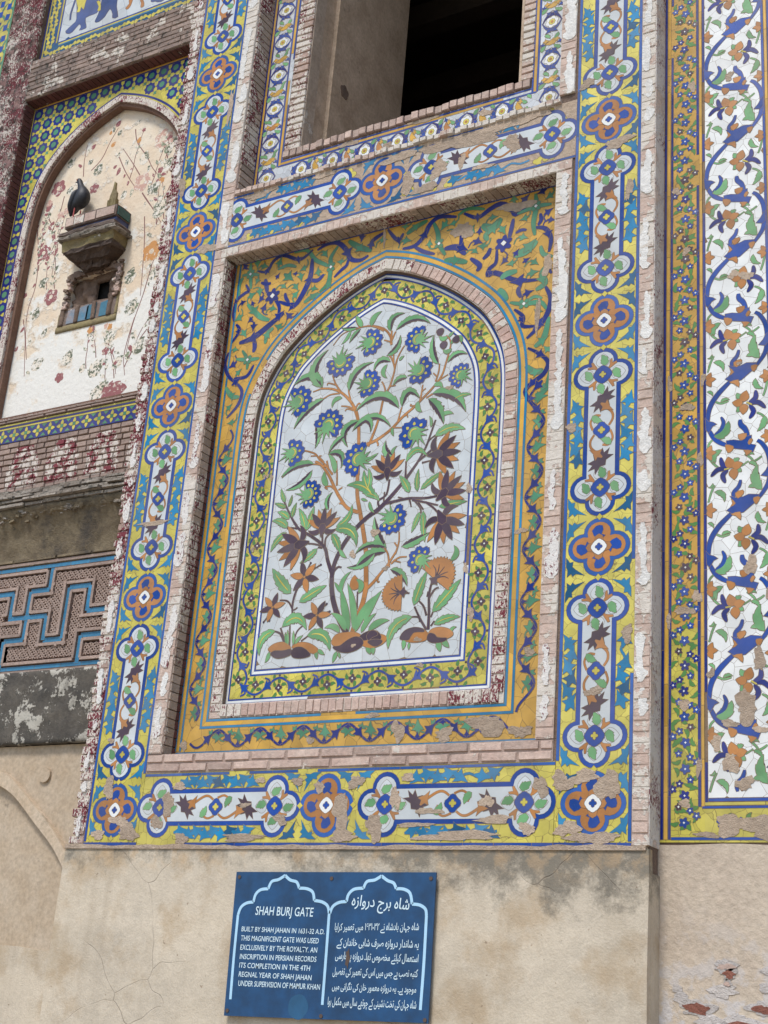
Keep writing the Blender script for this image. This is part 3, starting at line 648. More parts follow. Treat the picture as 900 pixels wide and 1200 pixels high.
# ================================================================ the tile bands of the bay
def scal(r): return [(r*(.80+.13*abs(math.cos(2*t))+.07*abs(math.cos(4*t+.0)))*math.cos(t), r*(.80+.13*abs(math.cos(2*t))+.07*abs(math.cos(4*t)))*math.sin(t)) for t in [2*PI*i/32 for i in range(32)]]
def band_units(P, axis, c, meds, carts, ground, skip=0.):
    def M(u, v): return (c+v, u) if axis == 'v' else (u, c-v)      # u along the band, v across
    def MM(L, du=0, dv=0): return [M(u+du, v+dv) for u, v in L]
    def L0(L): return [(v, u) for u, v in L] if axis == 'v' else [(u, -v) for u, v in L]
    sw = .93 if axis == 'v' else 1.0
    def qd(r, a): return [(x*(sw if axis == 'v' else 1.0), z) for x, z in quat(r, a)]
    for n_, u0 in enumerate(meds):
        o = P.add('medallion', L0(qd(.073, .076)), T['blue' if n_ % 2 else 'paleblue'], 1.5, None, key='m0', at=M(u0, 0))
        P.add('ring', L0(qd(.056, .072)), T['orange'], 2.3, o, key='m1', at=M(u0, 0), grout=.001)
        for k in range(4):
            a = k*PI/2; d = .075
            P.add('petal', L0(rot([(-.03, -.01), (-.012, -.026), (.01, -.034), (.03, -.016), (.034, .0), (.03, .016), (.012, .02), (-.01, .012), (-.018, .03), (-.03, .014)], a, .012*0, 0)), T['blue'], 3.1, o, at=M(u0+d*math.cos(a)*sw, d*math.sin(a)), grout=.0015)
        P.add('flower', L0([(x, z) for x, z in rosette(.062, 4, .30, k=5)]), T['orange'], 3.6, o, at=M(u0, 0), key='m2', grout=.0015)
        P.add('flower_centre', L0(scal(.038)), T['brightwhite'], 4.4, o, at=M(u0, 0), key='m3')
        P.add('flower_heart', L0(rosette(.017, 4, .2, k=4)), T['blue'], 5.0, o, at=M(u0, 0), key='m4')
    for u0, h in carts:
        def outline(r, a, bar):
            q = qd(r, a); q = [(x, z) for x, z in q]       # x along axis here
            right = []
            pts = sorted([p for p in q if p[1] >= -1e-9], key=lambda p: -math.atan2(p[1], p[0]))   # from inner side (angle pi) to tip (0)
            seg = [p for p in pts if p[0] >= 0 or p[1] > bar]
            up = [(-h-x_, z_) for x_, z_ in []]
            # end cap at +h: start at the bar, go round to the tip
            cap = [(h+x, z) for x, z in seg if not (x < 0 and z <= bar)]
            cap = [(cap[0][0], bar)]+cap
            P_ = cap+[(x, -z) for x, z in reversed(cap) if z > 1e-6]
            Q_ = [(-x, -z) for x, z in cap]+[(-x, z) for x, z in reversed(cap) if z > 1e-6]
            return P_+Q_
        o = P.add('cartouche', L0(outline(.073, .076, .090)), T['blue'], 1.5, None, key='c0%g' % h, at=M(u0, 0))
        P.add('field', L0(outline(.054, .074, .069)), T['white'], 2.3, o, key='c1%g' % h, at=M(u0, 0), grout=.001)
        for s in (-1, 1):
            cu = u0+s*h
            for k in range(4):      # pale petals and green leaves round each flower
                a = k*PI/2
                P.add('petal', L0(rot(leaf((-.034, .0), (.036, 0), .0, .95, n=8), a+.0)), T['white'], 2.9, o, at=M(cu+.078*math.cos(a)*sw, .078*math.sin(a)), key='c2%d' % k, grout=.0016)
                P.add('leaf', L0(rot(leaf((-.028, -.006), (.030, .008), .12, .66, 3, n=9), a+(.9 if k % 2 else -.5))), T['green'], 3.6, o, at=M(cu+.078*math.cos(a)*sw, .078*math.sin(a)), key='c3%d' % k, grout=.0015)
            for k in range(4):
                a = k*PI/2+PI/4
                P.add('tendril', L0(rot([(-.026, 0), (-.004, -.007), (.02, -.026), (.026, -.022), (.012, -.004), (.03, .006), (.026, .014), (.006, .01), (-.006, .008)], a)), T['orange'], 3.4, o, at=M(cu+.060*math.cos(a), .060*math.sin(a)), key='c4%d' % k, grout=.0015)
            P.add('flower', L0(scal(.047)), T['blue'], 4.4, o, at=M(cu, 0), key='c5')
            P.add('flower_centre', L0(rosette(.017, 4, .24, k=4)), T['yellow'], 5.2, o, at=M(cu, 0), key='c6')
        f = h/.2875
        P.add('flower', L0(rot(rosette(.042, 4, .14, k=5), 0)), T['blue'], 4.4, o, at=M(u0, 0), key='c7')
        P.add('flower_centre', L0(rosette(.018, 4, .22, k=4)), T['yellow'], 5.2, o, at=M(u0, 0), key='c8')
        for s in (-1, 1):
            P.stroke('tendril', MM([(u0+s*.02, s*.036), (u0+s*.05, s*.054), (u0+s*.085, s*.05), (u0+s*.118*f, s*.015)]), (.0045, .006), T['orange'], 3.2, o, k=4, grout=.0012)
            P.stroke('tendril', MM([(u0-s*.005, s*.044), (u0-s*.045, s*.056), (u0-s*.078, s*.036), (u0-s*.075, s*.006)]), (.0045, .0045), T['orange'], 3.2, o, k=4, grout=.0012)
            P.add('leaf', L0(rot(leaf((-.03, 0), (.032, 0), .12, .55, 4, n=8), 2.2 if s > 0 else 5.3)), T['green'], 3.7, o, at=M(u0+s*.062*f, -s*.022), key='c9%d' % s, grout=.0015)
            P.add('dark_leaf', L0(rot([(x*1.32, z*.78) for x, z in maple(.096)], .75+(PI if s < 0 else 0))), T['purple'], 3.9, o, at=M(u0+s*.152*f, s*.006), key='ca%d' % s)
            P.add('tendril', L0(rot(hook(.07), (PI if s < 0 else 0)+2.2)), T['orange'], 4.4, o, at=M(u0+s*.118*f, s*.022), key='cb%d' % s, grout=.0012)
        # turquoise vine along both long sides
        ext = h-.125
        for sg in (-1, 1):
            n = 9; vp = []
            for i in range(n+1):
                u = -ext+2*ext*i/n; vp.append(M(u0+u, sg*(.124+.010*math.sin(i*PI*.78))))
            if random.random() > skip:
                P.stroke('vine', vp, .0055, T['turquoise'], 1.9, k=3, grout=.0012)
            q = int(round(ext*2/.054))
            for i in range(q):
                if random.random() < skip: continue
                u = -ext+2*ext*(i+.5)/q
                P.add('vine_leaf', L0(rot([(x, z*(1 if i % 2 else -1)) for x, z in hook(.084)], (.35 if i % 2 else -.35)*sg+random.uniform(-.2, .2))), T['turquoise' if random.random() < .85 else 'teal'], 2.6, at=M(u0+u, sg*(.125+(.009 if i % 2 else -.007))), grout=.0014)
    # corner sprigs at each junction between medallion and cartouche
    for m_ in meds:
        for s in (-1, 1):
            j = m_+s*(.145 if axis == 'v' else .150)
            for sg in (-1, 1):
                for e in (-1, 1):
                    if random.random() < skip: continue
                    mt = T['turquoise' if random.random() < .75 else 'teal']
                    P.add('corner_sprig', L0([(e*(x*1.14+.006-.035), -sg*(y*1.14-.030)) for x, y in ((.088, .0), (.066, .016), (.068, .030), (.048, .027), (.036, .040), (.008, .080), (.018, .042), (.008, .030), (.020, .022), (.008, .006), (.034, .008), (.05, .001))]), mt, 2.0, at=M(j+e*.035, sg*(.156-.028)), grout=.0014)
            if random.random() > skip: P.add('junction_tile', L0(rosette(.016, 4, .3, k=3)), T['yellow'], 2.0, at=M(j, 0), grout=.0016)
def frame_lines(P, x0, x1, z0, z1, wd, mat, sides='lrbt', miss=0., lay=2):
    h = wd/2
    if 'l' in sides: P.line((x0+h, z0), (x0+h, z1), wd, mat, lay, miss=miss)
    if 'r' in sides: P.line((x1-h, z0), (x1-h, z1), wd, mat, lay, miss=miss)
    e0 = x0+(wd if 'l' in sides else 0)+.001; e1 = x1-(wd if 'r' in sides else 0)-.001
    if 'b' in sides: P.line((e0, z0+h), (e1, z0+h), wd, mat, lay, miss=miss)
    if 't' in sides: P.line((e0, z1-h), (e1, z1-h), wd, mat, lay, miss=miss)
ZM = [2.585+1.1525*k for k in range(6)]
for (cx, x0, x1, lab, n) in ((-2.41, -2.592, -2.236, 'upright yellow tile band with quatrefoils along the ragged left edge of the bay', 5),
                          (.243, .066, .417, 'upright yellow tile band with quatrefoils between the tree recess and the right brick edge', 5)):
    P = Panel('tile_band', lab, 'tile band', cx, 2.41, 0, group=None)
    P.ground(x0, x1, 2.77, 8.2, T['yground'])
    P.ground(x0, x1, 2.405, 2.77, T['yground'])
    for xx in (x0+.0075, x1-.0075): P.line((xx, 2.77), (xx, 8.2), .014, T['paleblue'], 2, seg=.4, miss=.03)
    if cx < -1: P.line((x0+.0075, 2.425), (x0+.0075, 2.77), .014, T['blue'], 2)
    else: P.line((x1-.0075, 2.425), (x1-.0075, 2.77), .014, T['paleblue'], 2)
    P.line((x0, 2.4125), (x1, 2.4125), .015, T['blue'], 2.4, seg=.12)
    band_units(P, 'v', cx, ZM[:5], [(ZM[k]+.57625, .2875) for k in range(5)], None, .02)
    if cx > -1:
        for q in ((.10, 2.68, .05, .04), (.31, 2.66, .05, .07), (.13, 2.48, .05, .035), (.25, 2.44, .1, .028), (.2, 2.70, .06, .03), (.30, 5.89, .07, .03), (.12, 6.3, .04, .03), (.395, 7, .02, .1), (.09, 4.35, .03, .02), (.385, 3.32, .028, .035), (.235, 3.07, .04, .02), (.36, 5.6, .02, .06)): P.patch(*q)
    else:
        for q in ((-2.30, 2.47, .07, .04), (-2.5, 2.46, .05, .02), (-2.37, 2.53, .06, .025), (-2.47, 2.70, .04, .05), (-2.42, 4.17, .12, .012), (-2.3, 5.9, .07, .035), (-2.27, 6.9, .02, .1), (-2.57, 6.4, .03, .06), (-2.5, 2.95, .02, .015)): P.patch(*q)
    P.close()
P = Panel('tile_band', 'worn horizontal tile band under the window, mostly bare mortar with scattered turquoise leaves', 'tile band', -1.09, 5.87, 0)
P.ground(-2.234, .064, 5.866, 6.222, MT['mortar'])
P.line((-2.234, 5.875), (.064, 5.875), .012, T['paleblue'], 2, seg=.3, miss=.08)
P.line((-2.234, 6.209), (.064, 6.209), .010, T['paleblue'], 2, seg=.25, miss=.65)
band_units(P, 'h', 6.046, [-1.10], [(-1.742, .362), (-.43, .36)], None, .16)
for i in range(26):
    x = -2.17+i*.088
    if random.random() < .55 and abs(x+1.1) > .2: P.add('vine_tile', rosette(.03, 3, .28, random.random()*6), T['yellow'], 1.2, at=(x, 5.905+random.uniform(-.006, .012)))
for x, z in ((-2.2, 5.93), (-2.19, 6.13), (-1.33, 5.93), (-.93, 5.94), (-1.32, 6.15), (-.1, 5.93), (-.02, 6.1), (-.1, 6.18), (0.03, 6.04)): P.add('corner_tile', rosette(.042, 3, .3, random.random()*6), T['yellow'], 1.3, at=(x, z))
for q in ((-.62, 6.16, .22, .05), (-.35, 6.19, .2, .035), (-.74, 6.02, .05, .05), (-.3, 6.06, .05, .05), (-.93, 5.98, .04, .06), (-1.0, 6.17, .1, .03), (-.6, 6.03, .02, .05), (-.15, 6.2, .08, .02), (-1.5, 6.2, .09, .02), (-.82, 5.92, .07, .03), (-.47, 5.96, .06, .015), (-1.95, 6.18, .1, .02)): P.patch(*q)
P.close()
P = Panel('tile_band', 'horizontal yellow tile band with quatrefoils directly above the plaster base and the sign', 'tile band', -1.09, 2.41, 0)
P.ground(-2.234, .064, 2.405, 2.769, T['yground'])
P.line((-2.234, 2.76), (.064, 2.76), .012, T['paleblue'], 2, seg=.16, miss=.12)
P.line((-2.234, 2.4125), (.064, 2.4125), .014, T['blue'], 2.4, seg=.2, miss=.04)
band_units(P, 'h', 2.594, [-1.105], [(-1.757, .355), (-.43, .352)], None, .1)
for q in ((-1.57, 2.445, .17, .02), (-1.95, 2.44, .06, .03), (-2.12, 2.52, .05, .04), (-2.06, 2.61, .05, .06), (-1.02, 2.56, .06, .1), (-1.0, 2.45, .1, .03), (-.95, 2.7, .05, .04), (-.62, 2.50, .1, .015), (-.4, 2.45, .26, .025), (-.22, 2.52, .12, .02), (-.83, 2.49, .06, .07), (-.73, 2.62, .03, .07), (-.55, 2.56, .08, .02), (-.26, 2.6, .04, .035), (-1.36, 2.53, .05, .03), (-1.58, 2.60, .04, .015), (-2.0, 2.7, .06, .02), (.0, 2.66, .05, .05), (-.06, 2.48, .05, .03), (-1.28, 2.71, .05, .02), (-1.5, 2.72, .03, .02), (-.67, 2.715, .05, .02), (-1.15, 2.68, .04, .03)): P.patch(q[0], q[1], q[2]*.78, q[3]*.8)
P.close()
# ================================================================ the recess: ochre scroll panel round the arch
YR = .1
P = Panel('scroll_surround', 'ochre tile panel of blue and green scrolls that frames the pointed brick arch', 'tile panel', ACX, 2.885, YR)
g_ = MB(); plate_with_hole(g_, arch_outline(0.0), -2.149, -.036, 2.880, 5.822, YR-.0004, YR+.004); g_.build('ground_tile', T['oground'], P.root, (ACX, YR, 2.885))
def along(P_, t1, t2, mat, lay, seg, sh=0., name='border_tile', closed=True, miss=0., bot=None):
    A = arch_outline(t1, shift=sh); B = arch_outline(t2, shift=sh); A.append(A[0]); B.append(B[0]); n = len(A); i = 0
    def cut(a, b): return [(a[0]+(b[0]-a[0])*k/8, a[1]+(b[1]-a[1])*k/8) for k in range(8)]
    if True:
        AA, BB = [], []
        for k in range(n-1):
            L = math.dist(A[k], A[k+1]); m = max(1, int(L/.05))
            for q in range(m): AA.append((A[k][0]+(A[k+1][0]-A[k][0])*q/m, A[k][1]+(A[k+1][1]-A[k][1])*q/m)); BB.append((B[k][0]+(B[k+1][0]-B[k][0])*q/m, B[k][1]+(B[k+1][1]-B[k][1])*q/m))
        AA.append(A[-1]); BB.append(B[-1])
    n = len(AA); i = 0
    while i < n-1:
        j = i; L = 0; tgt = seg*random.uniform(.6, 1.4)
        while j < n-1 and L < tgt: L += math.dist(AA[j], AA[j+1]); j += 1
        if random.random() >= miss:
            a, b = AA[i:j+1], BB[i:j+1]
            u = _n2(a[1][0]-a[0][0], a[1][1]-a[0][1]); g = .0011
            a = [(a[0][0]+u[0]*g, a[0][1]+u[1]*g)]+a[1:]; b = [(b[0][0]+u[0]*g, b[0][1]+u[1]*g)]+b[1:]
            P_.add(name, a+b[::-1], mat, lay, grout=.0012, jit=0)
        i = j
along(P, -.050, -.038, T['turquoise'], 2, .22, miss=.03)
along(P, -.038, -.014, T['ochre'], 1.2, .2, miss=.05)
along(P, -.014, -.002, T['turquoise'], 2, .22, miss=.03)
for x0, mt in ((-2.143, 'turquoise'), (-2.110, 'turquoise'), (-.071, 'turquoise')): P.line((x0, 2.9), (x0, 5.81), .011, T[mt], 2)
P.line((-2.1265, 2.9), (-2.1265, 5.8), .018, T['ochre'], 1.4)
P.line((-2.14, 2.889), (-.065, 2.889), .012, T['turquoise'], 2.2); P.line((-2.1, 5.80), (-.078, 5.80), .012, T['blue'], 2)
fa, fb = Fr(240, 220, 4.09, YR), Fr(440, 200, 4.09, YR)
NV, SG = T['navy'], T['seagreen']; K = .00148
def sc(fr, pts, w, mat, lay=2): P.stroke('scroll', fr.l(pts), (lambda t, w=w: w*K*(.45+.75*math.sin(PI*min(1, max(0, t)))**.7)), mat, lay, k=4)
def body(fr, x, y, s, ang, mat, lay=2.7): P.add('scroll_leaf', rot(hook(s*K), ang), mat, lay, at=fr(x, y))
for L, w_ in (([(140, 915), (200, 905), (235, 850)], 6), ([(165, 745), (215, 728), (260, 700), (320, 650), (380, 600)], 11), ([(235, 720), (240, 760), (233, 790)], 8), ([(345, 640), (358, 580), (345, 545), (325, 520)], 6),
              ([(410, 580), (445, 550), (490, 470), (510, 410), (516, 340)], 10), ([(500, 440), (540, 445), (572, 415)], 7), ([(355, 545), (400, 560), (430, 555)], 6), ([(385, 505), (390, 530), (405, 552)], 6),
              ([(125, 750), (160, 700), (165, 675), (150, 655)], 6), ([(140, 645), (138, 600), (155, 540), (195, 505), (212, 495), (198, 465)], 6), ([(255, 400), (300, 402), (330, 352), (380, 325), (450, 345), (490, 325), (520, 297)], 6),
              ([(540, 300), (590, 270), (640, 265), (680, 300), (700, 342), (745, 348), (785, 325)], 8), ([(690, 340), (680, 372), (655, 395), (620, 430)], 6), ([(795, 305), (800, 262), (830, 235), (862, 215)], 7),
              ([(115, 790), (98, 850), (115, 905), (150, 935)], 6), ([(150, 935), (178, 975), (160, 1040), (105, 1105)], 6), ([(290, 438), (296, 470), (300, 505)], 8), ([(270, 455), (296, 462), (318, 458)], 6)): sc(fa, L, w_, NV)
for x, y, s, a in ((230, 722, 62, 3.5), (150, 930, 44, .6), (300, 398, 34, 1.2), (450, 345, 34, 5), (685, 312, 58, 5.2), (500, 440, 44, 1.3), (800, 270, 40, 1.3), (355, 615, 48, .7), (350, 425, 26, 1), (230, 555, 26, 2), (220, 632, 28, 4), (162, 690, 30, 5), (435, 412, 22, 3), (415, 575, 30, 4), (150, 545, 24, 2)): body(fa, x, y, s, a, NV)
for L, w_ in (([(130, 375), (190, 360), (235, 312), (262, 258), (310, 222), (390, 222)], 8), ([(180, 360), (230, 388), (285, 400)], 6), ([(60, 282), (108, 335), (135, 300)], 6), ([(425, 205), (490, 225), (550, 185), (600, 160), (650, 178), (672, 212), (725, 170)], 8),
              ([(330, 375), (390, 368), (432, 402)], 10), ([(412, 265), (412, 330), (405, 365)], 6), ([(455, 420), (500, 455), (485, 482)], 8), ([(552, 370), (540, 400), (515, 425)], 7), ([(662, 230), (652, 280), (640, 330)], 7),
              ([(582, 380), (578, 440), (548, 470), (540, 500), (570, 490), (620, 505), (660, 522), (720, 528), (795, 520)], 8), ([(690, 555), (685, 580), (698, 608)], 7), ([(672, 300), (700, 285), (725, 285)], 5), ([(765, 272), (815, 278), (842, 325), (832, 390)], 7), ([(790, 205), (795, 235), (780, 262)], 6),
              ([(820, 418), (820, 455), (845, 492)], 6), ([(815, 555), (840, 610), (828, 675), (790, 740), (725, 805)], 8), ([(665, 665), (708, 700), (705, 745), (768, 745)], 6), ([(730, 850), (790, 880), (828, 920), (805, 975), (748, 1020), (718, 1060), (745, 1110), (790, 1145)], 7)): sc(fb, L, w_, NV)
for x, y, s, a in ((235, 308, 44, 1.2), (112, 335, 34, 5), (415, 372, 50, 5.8), (490, 225, 34, 4.8), (660, 190, 34, 5.4), (690, 530, 62, 3.1), (828, 302, 40, 5), (780, 735, 52, 4), (790, 880, 40, 5.8), (752, 1018, 40, 4), (500, 290, 30, 1.5), (675, 395, 30, 1), (722, 430, 28, .5), (700, 715, 30, 5.3), (550, 490, 30, 2.4)): body(fb, x, y, s, a, NV)
for fr, x, y in ((fa, 325, 520), (fb, 615, 350)):
    P.add('scroll_flower', rosette(.052, 6, .24, .4, k=5), NV, 2.8, at=fr(x, y)); P.add('flower_heart', rosette(.016, 4, .25, k=3), T['brightwhite'], 3.6, at=fr(x, y-2))
for fr, L, w_ in ((fa, [(640, 280), (605, 335), (605, 380), (592, 455), (550, 500)], 8), (fa, [(430, 312), (490, 300), (530, 345), (570, 365), (605, 380)], 7), (fa, [(690, 255), (740, 285), (800, 303)], 10), (fa, [(350, 392), (400, 372), (440, 380)], 6), (fa, [(222, 360), (220, 415), (222, 485)], 7), (fa, [(180, 422), (220, 415), (262, 418)], 6),
                 (fa, [(165, 520), (165, 470), (185, 430)], 7), (fa, [(205, 558), (235, 590), (270, 622), (310, 635)], 9), (fa, [(150, 822), (205, 825), (262, 818)], 7), (fa, [(180, 780), (205, 825), (202, 872)], 6), (fa, [(330, 672), (300, 700), (290, 748)], 8), (fa, [(560, 512), (520, 520), (475, 552)], 8), (fa, [(100, 955), (128, 1000), (165, 1003)], 8), (fa, [(700, 225), (650, 245), (610, 250)], 5),
                 (fb, [(280, 250), (300, 300), (305, 350), (335, 405)], 8), (fb, [(330, 430), (380, 430), (440, 440)], 10), (fb, [(150, 305), (195, 270), (250, 240)], 9), (fb, [(400, 212), (450, 182), (525, 185)], 6), (fb, [(510, 262), (560, 275), (605, 228)], 14), (fb, [(565, 275), (530, 310), (540, 335)], 9), (fb, [(680, 208), (770, 172), (845, 160)], 7), (fb, [(768, 110), (772, 170), (758, 250), (765, 310)], 8),
                 (fb, [(660, 408), (720, 385), (775, 335)], 14), (fb, [(792, 360), (805, 400), (850, 412)], 7), (fb, [(820, 455), (798, 495), (812, 540), (768, 572)], 10), (fb, [(600, 520), (630, 495), (680, 482)], 10), (fb, [(590, 568), (612, 590), (632, 622)], 10), (fb, [(645, 632), (712, 640), (790, 630), (822, 665)], 7), (fb, [(712, 640), (760, 605), (800, 612)], 5),
                 (fb, [(762, 845), (808, 800), (832, 700)], 9), (fb, [(720, 935), (760, 965), (805, 955)], 10), (fb, [(765, 1075), (815, 1050), (842, 940)], 7)): sc(fr, L, w_, SG, 2)
for fr, x, y, s, a in ((fa, 745, 292, 48, 5.6), (fa, 402, 428, 58, 5.6), (fa, 238, 592, 56, 5.3), (fa, 128, 998, 40, 5), (fb, 562, 275, 60, .9), (fb, 738, 362, 60, .8), (fb, 800, 520, 50, 5), (fb, 385, 430, 48, 0), (fb, 195, 268, 40, .7), (fb, 800, 815, 44, .6), (fb, 768, 965, 40, .2), (fa, 300, 705, 44, 1.1), (fa, 520, 520, 40, .6), (fa, 595, 465, 40, 1.1)): body(fr, x, y, s, a, SG, 2.6)
for fr, x, y in ((fa, 605, 380), (fa, 220, 415), (fa, 205, 825), (fb, 305, 350), (fb, 770, 170), (fb, 712, 638)):
    P.add('scroll_flower', rosette(.033, 4, .34, PI/4, k=5), SG, 2.8, at=fr(x, y)); P.add('flower_heart', rosette(.010, 4, .25, k=3), T['brightwhite'], 3.6, at=fr(x, y))
marks = []
def fill_scrolls():
    # small filler leaves of the scroll ground, where the traced scrolls leave room
    rr = random.Random(21)
    out = arch_outline(-.085)
    for o in P.root.children:
        if o.name.split('.')[0] in ('scroll', 'scroll_leaf', 'scroll_flower'):
            w_ = o['w']
            for v in o.data.vertices: marks.append((w_[0]+v.co.x, w_[2]+v.co.z))
    grid = {}
    for x, z in marks: grid.setdefault((int(x/.03), int(z/.03)), []).append((x, z))
    def free(x, z, r):
        for i in range(int(x/.03)-2, int(x/.03)+3):
            for j in range(int(z/.03)-2, int(z/.03)+3):
                for q in grid.get((i, j), ()):
                    if math.hypot(q[0]-x, q[1]-z) < r: return False
        return True
    n = 0
    for _ in range(9000):
        x = rr.uniform(-2.085, -.095); z = rr.uniform(4.75, 5.785)
        if inside((x, z), out) or not free(x, z, .030): continue
        a = rr.uniform(0, 6.28); blue = rr.random() < .3; s_ = rr.uniform(.044, .064)
        P.add('scroll_leaf', rot(hook(s_), a), NV if blue else SG, 2.3, at=(x, z)); n += 1
        L = [(x, z), (x-.035*math.cos(a+.3), z-.035*math.sin(a+.3)), (x-.06*math.cos(a+.9), z-.06*math.sin(a+.9))]
        P.stroke('scroll', L, (.004, .002), NV if blue else SG, 1.6, k=3)
        for q in L+[(x+.02*math.cos(k), z+.02*math.sin(k)) for k in range(6)]: grid.setdefault((int(q[0]/.03), int(q[1]/.03)), []).append(q)
        if n > 150: break
fill_scrolls()
def wave_strip(M, L, per, amp, s0=0., phase=0.):
    """blue and green counter-waves; M(s, t) -> wall point, t across"""
    for mat, sg, w_, lay in ((SG, -1, .0020, 1.8), (NV, 1, .0050, 2.6)):
        pts = []; n = int(L/per*10)
        for i in range(n+1):
            s = L*i/n; pts.append(M(s0+s, sg*amp*math.sin(2*PI*s/per+phase)))
        m = 10 if mat is NV else 10
        for a in range(0, n, m) if mat is NV else (): 
            if len(pts[a:a+m+1]) > 2: P.stroke('scroll', pts[a:a+m+1], w_, mat, lay, k=2)
        q = int(L/per*2)
        for i in range(q+1):
            s = (i*per/2)-(phase/(2*PI))*per
            while s < 0: s += per/2*0+per
            if s > L: continue
            p = M(s0+s, 0); d = M(s0+s+.02, sg*amp*math.sin(2*PI*(s+.02)/per+phase)); a = math.atan2(d[1]-p[1], d[0]-p[0])
            mat is NV and P.add('scroll_leaf', rot(hook(.066), a), mat, lay+.6, at=p)
            k = s+per/4
            if mat is SG and k < L:
                e0 = M(s0+k, -.012*sg); P.add('scroll_leaf', rot(hook(.074), a+.9), SG, 2.2, at=e0); e1 = M(s0+k-.05, -.026*sg); P.add('scroll_leaf', rot(hook(.044), a-1.2), SG, 2.4, at=e1)
                P.stroke('scroll', [e0, M(s0+k-.03, -.028*sg), M(s0+k-.055, -.020*sg)], (.0045, .002), SG, 1.7, k=3)
                P.stroke('scroll', [e0, M(s0+k+.02, .010*sg), M(s0+k+.045, .016*sg)], (.0045, .0015), SG, 1.7, k=3)
            if k < L and mat is NV:
                e = M(s0+k, sg*amp*math.sin(2*PI*k/per+phase)*.7); P.add('scroll_leaf', rot(hook(.034), a+2.4), mat, lay+.5, at=e)
wave_strip(lambda s, t: (-2.054+t, 4.72-s), 1.66, .262, .040, 0, .4)
wave_strip(lambda s, t: (-.142+t, 4.68-s), 1.66, .262, .042, 0, 2.6)
wave_strip(lambda s, t: (-2.05+s, 2.960+t), 1.84, .262, .044, 0, 3.6)
for q in ((-.62, 5.66, .06, .05), (-.30, 5.73, .1, .03), (-.95, 5.47+.06, .06, .03), (-.80, 2.955, .035, .05), (-.33, 2.965, .09, .045), (-.55, 2.93, .05, .03), (-.16, 2.93, .05, .03), (-.16, 5.05, .012, .12), (-.115, 5.33, .03, .05), (-1.117, 5.74, .008, .06), (-1.3, 2.93, .02, .02), (-2.09, 2.93, .02, .03), (-.13, 3.3, .03, .02), (-.2, 3.9, .03, .015), (-.95, 3.04, .04, .012)): P.patch(*q, lay=4)
P.close()
# arch of bricks on edge
A = arch_outline(.0375); A.append(A[0]); tot = 0
P_ = empty('brick_arch', 'pointed arch of narrow pink and crimson bricks around the flowering tree mosaic', 'arch', (ACX, YR, 3.07))
bb = MB(); ii = MB()
plate_with_hole
ou = arch_outline(.002); inn = arch_outline(.0735)
n = len(ou)
for i in range(n):
    j = (i+1) % n
    a, b_, c_, d_ = ou[i], ou[j], inn[j], inn[i]
    bb.add([(a[0], YR-.001, a[1]), (b_[0], YR-.001, b_[1]), (c_[0], YR-.001, c_[1]), (d_[0], YR-.001, d_[1])], [(3, 2, 1, 0)])
    bb.add([(d_[0], YR-.001, d_[1]), (c_[0], YR-.001, c_[1]), (c_[0], YR+.03, c_[1]), (d_[0], YR+.03, d_[1])], [(3, 2, 1, 0)])
bb.build('mortar_bed', MT['brickwash'], P_, P_['w'])
seg = []
for i in range(len(A)-1):
    L = math.dist(A[i], A[i+1]); m = 1
    seg.append((A[i], A[i+1], L))
pos = .02; acc = 0; pitch = .0445; total = sum(s[2] for s in seg)
k = 0
while pos < total-.02:
    acc = 0
    for a, b_, L in seg:
        if acc+L >= pos: break
        acc += L
    f = (pos-acc)/L; x = a[0]+(b_[0]-a[0])*f; z = a[1]+(b_[1]-a[1])*f; an = math.atan2(b_[1]-a[1], b_[0]-a[0])
    left = x < ACX+.05 or z > 5.50
    mt = 'archred' if (left and z > 3.12) or (z < 3.12 and x < -1.75) or (x > -.36 and z < 3.75) or (z < 3.12 and x > -.55) else 'archpink'
    if mt == 'archpink' and x > -.5 and random.random() < .2 and z > 4.2: mt = 'archwhite'
    brick(P_, x, YR+.018+random.uniform(-.003, .002), z, .0395, .05, .070, mt, ry=-an); pos += pitch; k += 1
# ================================================================ flowering tree mosaic
YT = .132
SH = -.010
P = Panel('tree_mosaic', 'pointed white tile mosaic of a tree with blue and orange flowers', 'mosaic', ACX+SH, 3.34, YT)
o_ = arch_outline(.070); g_ = MB(); g_.prism(o_, YT-.0004, YT+.004); g_.build('bed', MT['grout'], P.root, P.root['w'])
for t1, t2, m_ in ((.074, .084, 'blue'), (.0845, .0965, 'brightwhite'), (.097, .105, 'blue'), (.2225, .231, 'blue'), (.2315, .2455, 'brightwhite'), (.246, .254, 'blue')):
    along(P, t1, t2, T[m_], 1.6, .19, SH, miss=.004)
